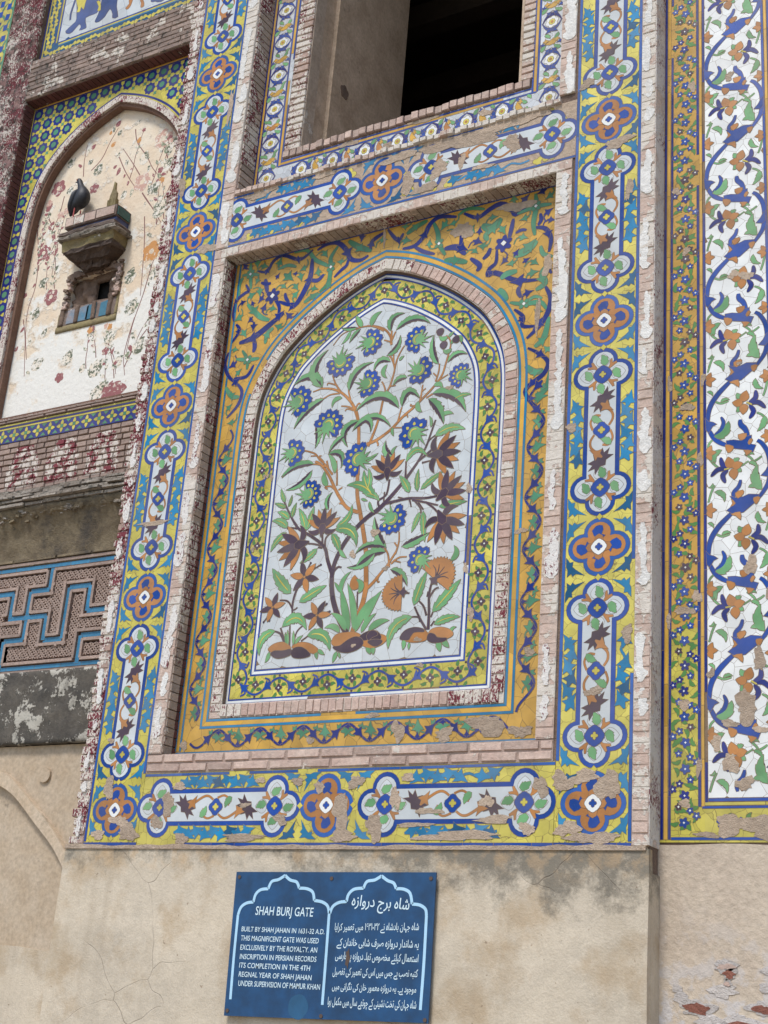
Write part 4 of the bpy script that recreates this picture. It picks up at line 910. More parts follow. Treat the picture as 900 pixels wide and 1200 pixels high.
# yellow border ground as tiles
along(P, .1055, .222, T['yground'], 1.0, .10, SH, name='ground_tile')
Bc = arch_outline(.1635, shift=SH); Bc.append(Bc[0])
cum = [0]
for i in range(len(Bc)-1): cum.append(cum[-1]+math.dist(Bc[i], Bc[i+1]))
def BM(s, t):
    s = s % cum[-1]
    i = 0
    while i < len(cum)-2 and cum[i+1] < s: i += 1
    f = (s-cum[i])/(cum[i+1]-cum[i]); a, b_ = Bc[i], Bc[i+1]; u = _n2(b_[0]-a[0], b_[1]-a[1])
    # smooth normal near the joints
    return (a[0]+(b_[0]-a[0])*f+u[1]*t, a[1]+(b_[1]-a[1])*f-u[0]*t)
Lt = cum[-1]; NP = int(round(Lt/.296)); per = Lt/NP
BLU, GL, PU = T['blue'], T['leaf'], T['purple']
for i in range(NP):
    pts = [BM(i*per+per*j/14, .040*math.sin(2*PI*j/14+.6)) for j in range(15)]
    P.stroke('vine', pts, .0048, BLU, 2.4, k=2)
    for h_ in (0, 1):
        s = i*per+per*h_/2-.6/(2*PI)*per+per
        sg = 1 if h_ == 0 else -1
        p = BM(s, 0); q = BM(s+.012, sg*.010); a = math.atan2(q[1]-p[1], q[0]-p[0])
        P.add('vine_leaf', rot(hook(.068), a), BLU, 3.0, at=p)
        P.stroke('tendril', [p, BM(s-.012, -sg*.03), BM(s+.018, -sg*.044)], (.005, .003), BLU, 2.9, k=3)
        s2 = s+per/4; fp = BM(s2, -sg*.012)
        fl = P.add('flower', rosette(.0215, 4, .26, a+PI/4, k=5), PU, 3.0, at=fp)
        P.add('flower_heart', rosette(.006, 4, .2, k=2), T['brightwhite'], 3.7, at=fp, parent=fl, grout=0)
        for q_ in range(5):
            an = a+q_*1.3+random.uniform(-.3, .3); rr_ = random.uniform(.026, .042)
            c_ = (fp[0]+math.cos(an)*rr_, fp[1]+math.sin(an)*rr_)
            P.bulk('border_leaves', rot(leaf((-.016, 0), (.018, .004), .2, .52, 3, n=5), an+random.uniform(-.8, .8)), GL, 1.8, c_)
        c_ = BM(s2, sg*.052); P.add('bud', rosette(.008, 3, .25, random.random()*3, k=3), PU, 2.0, at=c_, grout=0)
        for e in (-1, 1): P.bulk('border_leaves', rot(leaf((-.014, 0), (.016, .003), .2, .5, 3, n=5), a+e+1), GL, 1.7, BM(s2+e*.04, sg*.047))
# white ground: irregular tiles
for c_ in cells(arch_outline(.257, shift=SH), .088, .0014, 3):
    o = P.add('white_tile', c_, T['white'], .9, grout=0, jit=.18)
A_, B_, C_, D_ = Fr(290, 340, 5.456, YT), Fr(430, 340, 5.456, YT), Fr(280, 540, 4.8, YT), Fr(430, 540, 4.8, YT)
KA, KC = .00087, .00098
kf = {id(A_): KA, id(B_): KA, id(C_): KC, id(D_): KC}
OR, DK = T['orange'], T['purple']
def stem(fr, pts, w0, w1, mat, lay=3.0, name='branch'):
    k = kf[id(fr)]/2; P.stroke(name, fr.l(pts), (w0*k*.88, w1*k*.88), mat, lay, k=5, seg=.085)
def lf(fr, b_, t_, st, bend=.12, wid=.36, ser=5, lay=3.6):
    wid *= .80
    B0, T0 = fr(*b_), fr(*t_)
    if st == 'g': P.add('leaf', leaf(B0, T0, bend, wid, 0), T['green'], lay); return
    if st == 'd':
        o = P.add('leaf', leaf(B0, T0, bend, wid, ser, part='l' if bend >= 0 else 'r'), T['green'], lay)
        P.add('leaf_dark_half', leaf(B0, T0, bend, wid*.62, ser, part='r' if bend >= 0 else 'l'), DK, lay, o)  # second half of a two-tone leaf, a dark tile of its own
    if st == 'y':
        o = P.add('leaf', leaf(B0, T0, bend, wid, ser), T['green'], lay)
        P.add('midrib', leaf(B0, T0, bend, wid, 0, part='m'), T['yellow'], lay+.8, o, grout=.0008)
# trunks and branches, orange
OB = [(C_, [(640, 965), (668, 880), (700, 790), (715, 700), (716, 610), (716, 520), (702, 410), (684, 300), (668, 210), (666, 140), (669, 60)], 32, 20), (A_, [(708, 1185), (709, 1090), (712, 980), (712, 870), (702, 800), (690, 760)], 22, 20),
      (A_, [(705, 815), (680, 745), (650, 700), (600, 655), (540, 632), (470, 630)], 20, 10), (A_, [(600, 655), (565, 600), (545, 545)], 12, 5), (A_, [(590, 660), (530, 670), (485, 695), (465, 690)], 8, 5), (A_, [(660, 700), (648, 650), (650, 620)], 9, 5), (A_, [(470, 632), (420, 652)], 7, 4), (A_, [(680, 760), (640, 745), (600, 742)], 9, 5), (A_, [(692, 755), (712, 725), (728, 735)], 9, 5), (A_, [(575, 610), (520, 595), (512, 610)], 7, 4),(A_, [(680, 770), (640, 760), (625, 775)], 7, 4),
      (C_, [(672, 290), (610, 265), (570, 210), (545, 165), (505, 80), (460, 20), (430, 5)], 20, 12), (C_, [(555, 180), (520, 145), (485, 150), (500, 160)], 9, 5), (C_, [(552, 140), (553, 80), (550, 0)], 8, 5), (C_, [(505, 50), (495, 0)], 10, 8), (C_, [(630, 275), (575, 240), (568, 245)], 7, 5),(C_, [(560, 165), (583, 150)], 7, 4),
      (A_, [(545, 1180), (500, 1120), (460, 1080), (430, 1045), (360, 1025)], 12, 6), (A_, [(490, 1100), (460, 1065), (475, 1060)], 6, 4), (A_, [(510, 1130), (450, 1115), (405, 1115)], 8, 5), (A_, [(440, 1060), (405, 1062)], 6, 4),
      (B_, [(0, 985), (60, 960), (150, 895), (230, 810), (300, 750), (360, 690), (430, 615), (480, 545), (505, 470), (525, 400), (537, 350), (530, 315), (508, 290)], 20, 6), (B_, [(340, 710), (350, 660), (358, 605)], 10, 6), (B_, [(350, 650), (378, 628)], 6, 4), (B_, [(440, 585), (460, 520), (465, 470)], 9, 5), (B_, [(445, 550), (425, 530)], 6, 4), (B_, [(455, 580), (520, 540)], 7, 4), (B_, [(380, 690), (430, 660), (470, 655)], 8, 5), (B_, [(200, 835), (215, 780), (225, 750)], 8, 5), (B_, [(310, 740), (280, 740), (285, 728)], 7, 5), (B_, [(215, 820), (255, 800), (262, 815)], 7, 4), (B_, [(165, 880), (235, 880)], 7, 4), (B_, [(60, 958), (72, 985), (68, 998)], 10, 7),
      (B_, [(8, 1000), (50, 900), (85, 790), (108, 690), (145, 620), (165, 560), (178, 500), (160, 440), (145, 420)], 16, 8), (B_, [(178, 505), (195, 440), (225, 380), (242, 355)], 10, 5), (B_, [(172, 470), (172, 420), (175, 385)], 8, 5), (B_, [(115, 690), (118, 640), (105, 600), (95, 585)], 9, 5), (B_, [(150, 615), (185, 610)], 7, 4), (B_, [(108, 670), (95, 655)], 6, 4), (B_, [(155, 340), (152, 300), (120, 255), (60, 232), (0, 230)], 14, 8), (B_, [(155, 335), (160, 260)], 16, 8), (B_, [(158, 325), (185, 265)], 12, 6), (B_, [(150, 330), (110, 320)], 7, 5), (B_, [(150, 345), (165, 340)], 18, 14),
      (A_, [(873, 262), (830, 240), (780, 230), (720, 240), (660, 262)], 9, 5), (A_, [(720, 240), (700, 205), (695, 172)], 8, 5),(A_, [(660, 255), (600, 290), (550, 355)], 5, 3),
      (D_, [(0, 720), (40, 680), (80, 630), (110, 595), (140, 550), (165, 510)], 18, 8), (D_, [(125, 600), (120, 530), (100, 490)], 10, 6), (D_, [(160, 525), (180, 460), (182, 400)], 9, 5), (D_, [(135, 580), (180, 545), (225, 540)], 8, 4), (D_, [(65, 650), (60, 680), (72, 680)], 8, 5), (D_, [(170, 480), (155, 460)], 7, 4), (D_, [(150, 560), (190, 572)], 6, 4),(D_, [(0, 730), (-10, 745)], 20, 20),
      (B_, [(765, 0), (765, 0.5)], 1, 1)]
for fr, pts, w0, w1 in OB[:-1]: stem(fr, pts, w0, w1, OR, 3.0)
DB = [(C_, [(605, 968), (560, 880), (530, 780), (522, 690), (526, 620)], 36, 26), (C_, [(526, 625), (545, 560), (590, 470), (650, 390), (720, 320), (770, 285)], 26, 26), (D_, [(48, 288), (90, 250), (150, 185), (220, 100), (285, 10)], 28, 12), (B_, [(325, 1100), (375, 1010), (405, 930), (440, 830)], 12, 8), (B_, [(375, 1010), (400, 960), (450, 920)], 8, 5), (B_, [(465, 780), (495, 738)], 7, 5),(B_, [(250, 1185), (250, 1095)], 6, 5),
      (D_, [(70, 262), (65, 225), (110, 190), (128, 105)], 10, 9), (D_, [(85, 245), (160, 228), (235, 212), (330, 210), (395, 198)], 16, 10), (D_, [(255, 220), (320, 232), (400, 250)], 12, 6), (D_, [(270, 225), (300, 265), (305, 295)], 9, 5), (D_, [(330, 232), (375, 265), (410, 305)], 9, 8), (D_, [(290, 235), (318, 275)], 8, 5), (D_, [(215, 215), (175, 205)], 7, 4), (D_, [(130, 245), (155, 230)], 6, 4), (D_, [(215, 110), (222, 0)], 7, 6), (D_, [(95, 230), (100, 175)], 6, 4), (D_, [(280, 12), (340, -40), (380, -75)], 8, 12), (D_, [(240, 215), (250, 260)], 8, 4),(D_, [(310, 12), (355, 0)], 8, 4),
      (C_, [(522, 630), (500, 560), (488, 500), (462, 465), (400, 420), (340, 385), (305, 335), (275, 275), (252, 222)], 22, 7), (C_, [(470, 480), (420, 468), (350, 465)], 9, 5), (C_, [(470, 470), (470, 420), (465, 395)], 10, 8), (C_, [(485, 485), (490, 435), (530, 395)], 9, 6), (C_, [(345, 385), (300, 378), (272, 382)], 8, 5), (C_, [(470, 490), (445, 488)], 8, 5), (C_, [(330, 370), (315, 345)], 8, 5), (C_, [(525, 635), (555, 600), (578, 600)], 14, 6), (C_, [(525, 640), (530, 610)], 28, 24), (C_, [(375, 405), (370, 385)], 7, 4),
      (C_, [(668, 735), (665, 835)], 6, 6), (C_, [(302, 865), (302, 810), (318, 745), (345, 690)], 8, 12), (C_, [(300, 830), (275, 790), (230, 785)], 8, 5), (C_, [(330, 825), (318, 835), (302, 842)], 5, 5), (C_, [(285, 1040), (288, 930)], 8, 6), (C_, [(258, 1025), (235, 975), (205, 960)], 14, 5), (C_, [(260, 1020), (235, 940)], 8, 7), (C_, [(305, 1040), (325, 965), (362, 925)], 6, 5), (C_, [(350, 1015), (390, 985)], 6, 4),
      (D_, [(345, 950), (350, 850), (350, 760), (365, 690), (390, 665)], 15, 9), (D_, [(335, 950), (300, 890), (268, 820)], 12, 7), (D_, [(300, 905), (290, 880), (255, 878)], 9, 5), (D_, [(335, 870), (320, 820), (295, 790)], 10, 6), (D_, [(352, 770), (380, 725), (405, 712)], 9, 5), (D_, [(360, 880), (372, 850)], 7, 5), (D_, [(360, 930), (380, 900)], 7, 5), (D_, [(340, 765), (345, 735)], 8, 5), (D_, [(240, 745), (205, 742)], 6, 8), (D_, [(400, 320), (430, 300)], 14, 14)]
for fr, pts, w0, w1 in DB: stem(fr, pts, w0, w1, DK, 3.3)
# leaves: (frame, base, tip, style, bend, width)
LV = [(A_, (480, 622), (300, 608), 'd', -.28, .42), (A_, (478, 620), (515, 385), 'd', .30, .40), (A_, (652, 645), (805, 462), 'd', .22, .34), (A_, (490, 697), (300, 885), 'd', -.10, .30), (A_, (795, 230), (858, 138), 'g', .2, .45), (A_, (735, 235), (697, 165), 'g', .0, .4), (A_, (722, 252), (655, 335), 'd', -.05, .45), (A_, (700, 240), (605, 245), 'd', .05, .35), (A_, (660, 262), (605, 345), 'g', .1, .3), (A_, (605, 690), (542, 750), 'g', -.3, .42),
      (A_, (440, 862), (435, 1008), 'd', .10, .42), (A_, (715, 835), (640, 1000), 'd', -.38, .42), (A_, (715, 835), (788, 905), 'd', .30, .5), (A_, (635, 925), (522, 1040), 'd', -.1, .34), (A_, (520, 1050), (600, 1135), 'd', .35, .42), (A_, (425, 1112), (220, 1192), 'd', -.12, .28), (A_, (560, 1170), (520, 1050), 'g', -.1, .3),
      (B_, (155, 262), (240, 148), 'd', .35, .50), (B_, (190, 255), (405, 212), 'd', .22, .30), (B_, (130, 418), (215, 292), 'd', -.18, .42), (B_, (150, 458), (45, 518), 'd', -.35, .50), (B_, (130, 478), (128, 562), 'g', -.3, .4), (B_, (255, 560), (168, 612), 'd', -.2, .55), (B_, (205, 755), (-70, 775), 'd', -.28, .30), (B_, (225, 745), (338, 690), 'd', .6, .62), (B_, (420, 662), (632, 775), 'd', .16, .38), (B_, (395, 697), (490, 852), 'd', .08, .42), (B_, (550, 705), (665, 665), 'y', .1, .32), (B_, (480, 800), (552, 790), 'g', .15, .42), (B_, (410, 875), (402, 808), 'g', -.1, .3), (B_, (438, 935), (628, 888), 'y', .16, .36), (B_, (458, 472), (430, 290), 'd', .1, .32), (B_, (520, 460), (640, 408), 'd', .22, .42), (B_, (430, 612), (482, 625), 'g', .3, .6), (B_, (210, 450), (238, 422), 'g', .1, .6), (B_, (525, 302), (558, 268), 'g', .1, .5), (B_, (538, 345), (560, 305), 'g', 0, .5),
      (B_, (-90, 900), (152, 872), 'd', .28, .26), (B_, (165, 880), (172, 932), 'g', -.1, .4), (B_, (330, 712), (352, 778), 'g', -.2, .5), (B_, (165, 1058), (122, 968), 'd', .2, .6), (B_, (252, 1098), (385, 1060), 'y', .42, .34), (B_, (165, 1060), (190, 1000), 'g', .2, .4), (B_, (0, 1095), (70, 1045), 'g', .0, .3),
      (D_, (238, 178), (185, 85), 'y', -.05, .42), (D_, (285, 170), (292, 48), 'y', .05, .30), (D_, (305, 160), (428, 60), 'y', .03, .28), (D_, (408, 258), (562, 228), 'y', .02, .30), (D_, (298, 290), (252, 402), 'y', .0, .32), (D_, (318, 285), (325, 455), 'y', -.02, .26), (D_, (-10, 190), (70, 225), 'y', .15, .4), (D_, (-8, 185), (10, 45), 'y', -.12, .30),
      (D_, (198, 482), (350, 405), 'd', -.02, .42), (D_, (108, 490), (45, 320), 'd', .08, .36), (D_, (108, 486), (-10, 490), 'd', -.12, .50), (D_, (105, 512), (-60, 600), 'd', -.15, .40), (D_, (135, 612), (226, 702), 'd', .12, .42), (D_, (472, 560), (492, 478), 'g', -.3, .5), (D_, (265, 812), (338, 622), 'y', .02, .34), (D_, (370, 850), (528, 668), 'y', .0, .34), (D_, (255, 878), (120, 1055), 'y', -.24, .36), (D_, (380, 920), (522, 878), 'y', .08, .36),
      (D_, (-15, 905), (82, 732), 'g', .05, .26), (D_, (10, 955), (125, 898), 'g', .12, .36), (D_, (205, 1008), (202, 1062), 'g', .1, .6), (D_, (238, 1025), (236, 1062), 'g', 0, .5), (D_, (400, 1015), (412, 1072), 'g', 0, .7), (D_, (425, 1008), (462, 1050), 'g', 0, .6), (D_, (468, 968), (502, 935), 'g', .2, .5), (D_, (0, 1045), (20, 1088), 'g', 0, .6), (D_, (40, 1050), (35, 1090), 'g', 0, .6),
      (C_, (262, 232), (240, 160), 'y', .05, .34), (C_, (280, 258), (300, 195), 'y', -.05, .34), (C_, (300, 318), (325, 238), 'y', .05, .40), (C_, (265, 262), (205, 240), 'y', 0, .38), (C_, (282, 328), (220, 290), 'y', -.1, .5), (C_, (272, 378), (190, 340), 'y', -.14, .48), (C_, (265, 405), (180, 512), 'y', -.1, .34), (C_, (375, 390), (340, 270), 'y', -.05, .36), (C_, (382, 390), (425, 258), 'y', .0, .34), (C_, (550, 368), (638, 250), 'y', .2 * -1, .34), (C_, (540, 388), (662, 480), 'y', .26, .40), (C_, (525, 412), (568, 515), 'y', .05, .42), (C_, (570, 500), (605, 545), 'g', -.1, .4), (C_, (440, 495), (345, 575), 'y', .05, .38), (C_, (505, 272), (525, 180), 'd', .2, .44), (C_, (500, 262), (470, 275), 'g', .2, .4), (C_, (500, 140), (485, 60), 'g', .15, .46),
      (C_, (292, 745), (190, 608), 'y', .03, .40), (C_, (342, 795), (492, 702), 'y', .02, .38), (C_, (245, 935), (380, 950), 'y', .36, .46), (C_, (205, 958), (115, 1095), 'y', -.28, .40), (C_, (385, 985), (512, 1068), 'y', .26, .44), (C_, (268, 1030), (262, 968), 'g', 0, .3), (C_, (276, 1035), (275, 955), 'g', 0, .24), (C_, (308, 1035), (308, 960), 'g', 0, .26), (C_, (318, 1032), (358, 985), 'g', .1, .4),
      (C_, (565, 965), (485, 940), 'g', -.2, .4), (C_, (600, 955), (522, 858), 'g', -.12, .34), (C_, (618, 955), (575, 715), 'g', .0, .22), (C_, (575, 745), (630, 625), 'g', .18, .26), (C_, (575, 740), (540, 685), 'g', .0, .3), (C_, (645, 950), (612, 690), 'g', -.06, .18), (C_, (655, 962), (768, 760), 'g', .08, .26), (C_, (690, 965), (770, 860), 'g', .1, .30), (C_, (760, 212), (610, 138), 'y', -.16, .36), (C_, (755, 190), (705, 55), 'y', .1, .34), (C_, (735, 232), (762, 292), 'g', -.1, .3), (C_, (690, 215), (722, 225), 'g', 0, .4), 
      (C_, (410, 18), (245, 95), 'd', -.14, .30), (C_, (412, 55), (268, 165), 'd', .12, .32), (C_, (765, 470), (658, 522), 'd', -.12, .36), (C_, (765, 520), (612, 600), 'd', .14, .34), (C_, (170, 1078), (148, 1135), 'g', .1, .5), (C_, (432, 1072), (440, 1115), 'g', 0, .6), (C_, (550, 1075), (528, 1135), 'g', 0, .5), (C_, (752, 1050), (745, 1082), 'g', 0, .7), (C_, (445, 1065), (480, 1090), 'g', 0, .5), (C_, (560, 1080), (570, 1110), 'g', 0, .5)]
for L in LV: lf(*L)
# blossoms
def mdir(fr, x, y, deg, R):
    c = fr(x, y); a = math.radians(deg); e = fr(x+R*math.cos(a), y+R*math.sin(a))
    c2 = fr(x+R*math.cos(a+PI/2), y+R*math.sin(a+PI/2))
    return c, math.atan2(e[1]-c[1], e[0]-c[0]), (math.dist(c, e)+math.dist(c, c2))/2
def blue_flower(fr, x, y, deg, R, spread=118, n=6):
    n = random.choice((5, 6, 6, 7)); spread = random.uniform(104, 124); R *= random.uniform(.94, 1.04); deg += random.uniform(-5, 5)
    c, a, r = mdir(fr, x, y, deg, R); S = math.radians(spread)
    out = [(.30*r*math.cos(S+.25), .30*r*math.sin(S+.25)*1)]
    out = []
    m = n*8
    for i in range(m+1):
        t = -S+2*S*i/m; ph = (i/m*n) % 1
        rad = .80+.20*abs(math.sin(PI*ph))**.6 + (.045*math.cos(6*PI*ph))
        out.append((r*rad*math.cos(t), r*rad*math.sin(t)))
    out += [(.22*r*math.cos(S+.4), .22*r*math.sin(S+.4)), (.22*r*math.cos(S+.4), -.22*r*math.sin(S+.4))]
    f = P.add('blue_flower', rot(out, a), T['blue'], 4.4, at=c, jit=0)
    for i in range(n):
        t = -S+2*S*(i+.5)/n; q = leaf((-.085*r, 0), (.13*r, 0), 0, .85, n=8)
        P.add('petal_spot', rot(q, a+t), T['yellow'], 5.1, f, at=(c[0]+.60*r*math.cos(a+t), c[1]+.60*r*math.sin(a+t)), grout=.001, jit=0)
    cal = []
    S2 = math.radians(100)
    for i in range(11): t = -S2+2*S2*i/10; cal.append((.42*r*math.cos(t), .42*r*math.sin(t)))
    sp = [(118, .40), (128, 1.02), (146, .42), (158, .90), (172, .46), (186, 1.12), (200, .45), (218, .84), (232, .40), (244, .95)]
    curl = random.choice((-1, 1))
    for d_, q in sp: t = math.radians(d_)+(q-.4)*.35*curl; cal.append((q*r*math.cos(t), q*r*math.sin(t)*.85))
    k_ = P.add('calyx', rot(cal, a), T['green'], 5.4, f, at=c, jit=0)
    L, R_ = ribbon([(.28*r*math.cos(t), .28*r*math.sin(t)) for t in [math.radians(-80+160*i/8) for i in range(9)]], lambda t: .052*r*math.sin(PI*(.1+.8*t)))
    P.add('crescent', rot(L+R_[::-1], a), T['yellow'], 6.1, f, at=c, grout=.001, jit=0)
for q in ((A_, 785, 335, -5, 82), (A_, 597, 460, 95, 86), (A_, 768, 598, 0, 82), (A_, 325, 712, -25, 92), (A_, 518, 865, -62, 95), (A_, 287, 1042, -12, 78), (A_, 712, 1082, 185, 98, ), (B_, 328, 315, 182, 86), (B_, 335, 512, 28, 90), (B_, 600, 545, 198, 78), (B_, 305, 918, 222, 98), (B_, -5, 335, 0, 0), (C_, 393, 188, -8, 76)):
    if q[4]: blue_flower(*q)
blue_flower(D_, 140, 325, 48, 84); blue_flower(D_, 302, 558, 212, 76)
def petal(L, wd, mat, a, c, parent=None, lay=4.6, curl=0.):
    return P.add('petal', rot(leaf((0, 0), (L, 0), curl, wd, n=8), a), mat, lay, parent, at=(c[0]+.1*L*math.cos(a), c[1]+.1*L*math.sin(a)), jit=0)
def fan_flower(fr, x, y, deg, R, n=8, spread=82, dark0=0):
    c, a, r = mdir(fr, x, y, deg, R); f = P.add('calyx', rot([(-.42*r, -.03*r), (-.2*r, -.12*r), (.05*r, -.2*r), (.25*r, -.1*r), (.25*r, .1*r), (.05*r, .2*r), (-.2*r, .12*r), (-.42*r, .03*r)], a), DK, 5.2, at=c, jit=0)
    for i in range(n):
        t = math.radians(-spread+2*spread*i/(n-1)); e = 1 if i in (0, n-1) else 0
        petal(r*(.98 if not e else .74), .30 if (i+dark0) % 2 else .34, OR if (i+dark0) % 2 else DK, a+t*(1.15 if e else 1), c, f, 4.4+(0 if i % 2 else .4), .22*(1 if t > 0 else -1) if e else 0)
for q in ((C_, 470, 382, -82, 100, 9), (C_, 345, 472, 162, 122, 9), (B_, 132, 1165, -88, 112, 9), (B_, 448, 1050, -8, 140, 9), (D_, 430, 185, -45, 118, 9), (D_, 422, 325, 64, 128, 9)): fan_flower(*q)
def star_flower(fr, x, y, deg, R, st, n=6):
    c, a, r = mdir(fr, x, y, deg, R); f = P.add('flower_heart', rosette(.09*r, 3, .2, k=3), OR, 5.4, at=c, jit=0, grout=.001)
    for i in range(n): petal(r, .42, OR if i % 2 else DK, a+i*2*PI/n, c, f, 4.4+(i % 2)*.35)
    for sx, sy in st:
        P.stroke('stamen', [c, fr((x+sx*1.2)/2+ (x-sx)*0 if 0 else x+(sx-x)*.55, y+(sy-y)*.62), fr(sx, sy)], (.0018, .0022), DK, 4.0, f, k=4); P.add('stamen_tip', rosette(.0065, 3, .1, k=3), DK, 4.7, f, at=fr(sx, sy), jit=0, grout=0)
star_flower(C_, 370, 655, -100, 78, [(405, 575), (462, 585)]); star_flower(C_, 190, 825, -70, 68, [(140, 908), (172, 900)]); star_flower(C_, 440, 870, -60, 74, [(495, 805), (512, 848)])
def carnation(fr, x, y, deg, R):
    c, a, r = mdir(fr, x, y, deg, R); out = []
    for i in range(61):
        t = math.radians(-92+184*i/60); out.append((r*(.95+.05*math.sin(i*1.9))*math.cos(t)*1.0, r*.86*(.95+.05*math.sin(i*1.9))*math.sin(t)))
    f = P.add('carnation', rot(out+[(-.05*r, .1*r), (-.05*r, -.1*r)], a), OR, 4.5, at=c, jit=0)
    for k_ in range(5):
        t = math.radians(-56+28*k_); q = [(.0, 0), (.35*r*math.cos(t*.7), .35*r*math.sin(t*.8)), (.62*r*math.cos(t), .62*r*math.sin(t))]
        P.stroke('vein', rot(spl(q, 3), a, c[0], c[1]), (.0042, .0008), DK, 5.2, f, k=1, smooth=False, grout=.0006)
    P.add('calyx', rot([(-.32*r, 0), (-.2*r, -.1*r), (-.16*r, -.24*r), (-.02*r, -.1*r), (.14*r, 0), (-.02*r, .1*r), (-.16*r, .24*r), (-.2*r, .1*r)], a), DK, 5.4, f, at=c, jit=0)
carnation(D_, 192, 742, 172, 112); carnation(D_, 388, 662, -52, 124)
for x, y, dg in ((470, 268, 200), (492, 352, 190), (572, 315, 60)):
    c, a, r = mdir(B_, x, y, dg, 24); o = P.add('bud', rot(rosette(r, 3, .08, k=5), a), DK, 4.6, at=c); P.add('sepal', rot(leaf((-1.5*r, 0), (.6*r, .5*r), .3, .5), a), T['green'], 4.2, o, at=(c[0]+r*.7, c[1]-r*.9))
c, a, r = mdir(C_, 660, 685, -100, 36); o = P.add('bud', rot(leaf((-r, 0), (1.1*r, 0), .1, .75), a), OR, 4.6, at=c); P.add('sepal', rot(leaf((-1.3*r, 0), (.8*r, 0), -.3, .4), a), T['green'], 4.9, o, at=(c[0]+.008, c[1]-.012))
# rocks under the plants
def rock(fr, pts, mat, lay): P.add('rock', spl(fr.l(pts), 4, True), mat, lay, jit=0)
rock(C_, [(165, 1060), (200, 1030), (250, 1020), (285, 1040), (290, 1062), (240, 1075), (190, 1080)], OR, 3.6)
rock(C_, [(180, 1090), (200, 1070), (250, 1068), (290, 1060), (302, 1080), (270, 1102), (215, 1112)], DK, 4.2)
rock(C_, [(300, 1045), (345, 1022), (400, 1028), (445, 1060), (425, 1085), (380, 1072), (320, 1060)], OR, 3.6)
rock(C_, [(295, 1085), (310, 1055), (350, 1048), (385, 1068), (402, 1095), (360, 1110), (310, 1108)], DK, 4.2)
rock(C_, [(522, 1020), (545, 980), (600, 965), (665, 968), (700, 1000), (660, 1030), (600, 1035), (540, 1042)], OR, 3.6)
rock(C_, [(530, 1048), (570, 1040), (610, 1010), (655, 990), (690, 1000), (700, 1030), (670, 1060), (610, 1080), (555, 1070)], DK, 4.2)
rock(C_, [(680, 990), (720, 962), (768, 955), (800, 985), (790, 1010), (740, 1005), (700, 1010)], DK, 4.0)
rock(D_, [(-30, 1030), (0, 990), (50, 975), (95, 980), (112, 1000), (90, 1030), (40, 1052), (0, 1050)], OR, 3.6)
rock(D_, [(0, 985), (20, 958), (48, 958), (62, 978), (30, 995), (10, 1010)], DK, 4.3); rock(D_, [(5, 1020), (40, 1005), (85, 1010), (80, 1030), (45, 1045)], DK, 4.4)
rock(D_, [(188, 995), (215, 955), (265, 938), (315, 945), (345, 975), (330, 1010), (270, 1022), (220, 1015)], OR, 3.6)
rock(D_, [(186, 998), (210, 960), (262, 938), (310, 944), (322, 962), (270, 965), (250, 985), (235, 1008), (205, 1008)], DK, 4.2)
rock(D_, [(345, 975), (370, 945), (420, 936), (470, 950), (486, 978), (450, 1000), (400, 990), (365, 995)], OR, 3.6)
rock(D_, [(340, 1005), (350, 972), (380, 975), (400, 995), (450, 998), (430, 1018), (370, 1024)], DK, 4.2)
for fr, x, y, r1, r2 in ((D_, 285, 1005, .02, .012), (D_, 45, 405, .022, .025), (D_, 105, 605, .02, .01), (C_, 640, 525, .018, .02), (C_, 645, 1040, .012, .01), (D_, 575, 155, .014, .03), (D_, 555, 605, .01, .03), (D_, 585, 860, .02, .03), (C_, 80, 500, .012, .012), (C_, 185, 95, .01, .02), (B_, 530, 625, .02, .014), (A_, 130, 1190, .01, .01), (D_, 300, 1150, .02, .01), (C_, 145, 90, .01, .012)): P.patch(*fr(x, y), r1, r2, lay=5)
P.close()
# ================================================================ window surround
YW = .14
P = Panel('window_tile_surround', 'white tile band with blue and ochre flowers framing the dark open window', 'tile surround', -1.08, 6.45, YW)
T['wground'] = tile('white_tile_ground', (204, 208, 210), joints=24)
for b_ in ((-2.136, -1.925, 6.50, 8.6), (-2.136, -.04, 6.225, 6.50), (-.262, -.04, 6.50, 8.3)): P.ground(*b_, T['wground'])
for x, m_ in ((-2.129, 'navy'), (-2.116, 'ochre'), (-2.103, 'navy'), (-1.961, 'blue'), (-1.9455, 'ochre'), (-1.930, 'blue')):
    P.line((x, 6.24 if x < -2 else 6.463), (x, 8.6), .010 if m_ != 'ochre' else .014, T[m_], 2, miss=.04)
for x, m_ in ((-.2365, 'blue'), (-.2515, 'ochre'), (-.2665, 'blue')): P.line((x, 6.463), (x, 8.2), .010 if m_ != 'ochre' else .014, T[m_], 2, miss=.04)
for z, m_ in ((6.463, 'blue'), (6.4775, 'ochre'), (6.492, 'blue')): P.line((-1.955+(z-6.463), z), (-.242-(z-6.463), z), .010 if m_ != 'ochre' else .014, T[m_], 2.1, seg=.22, miss=.12)
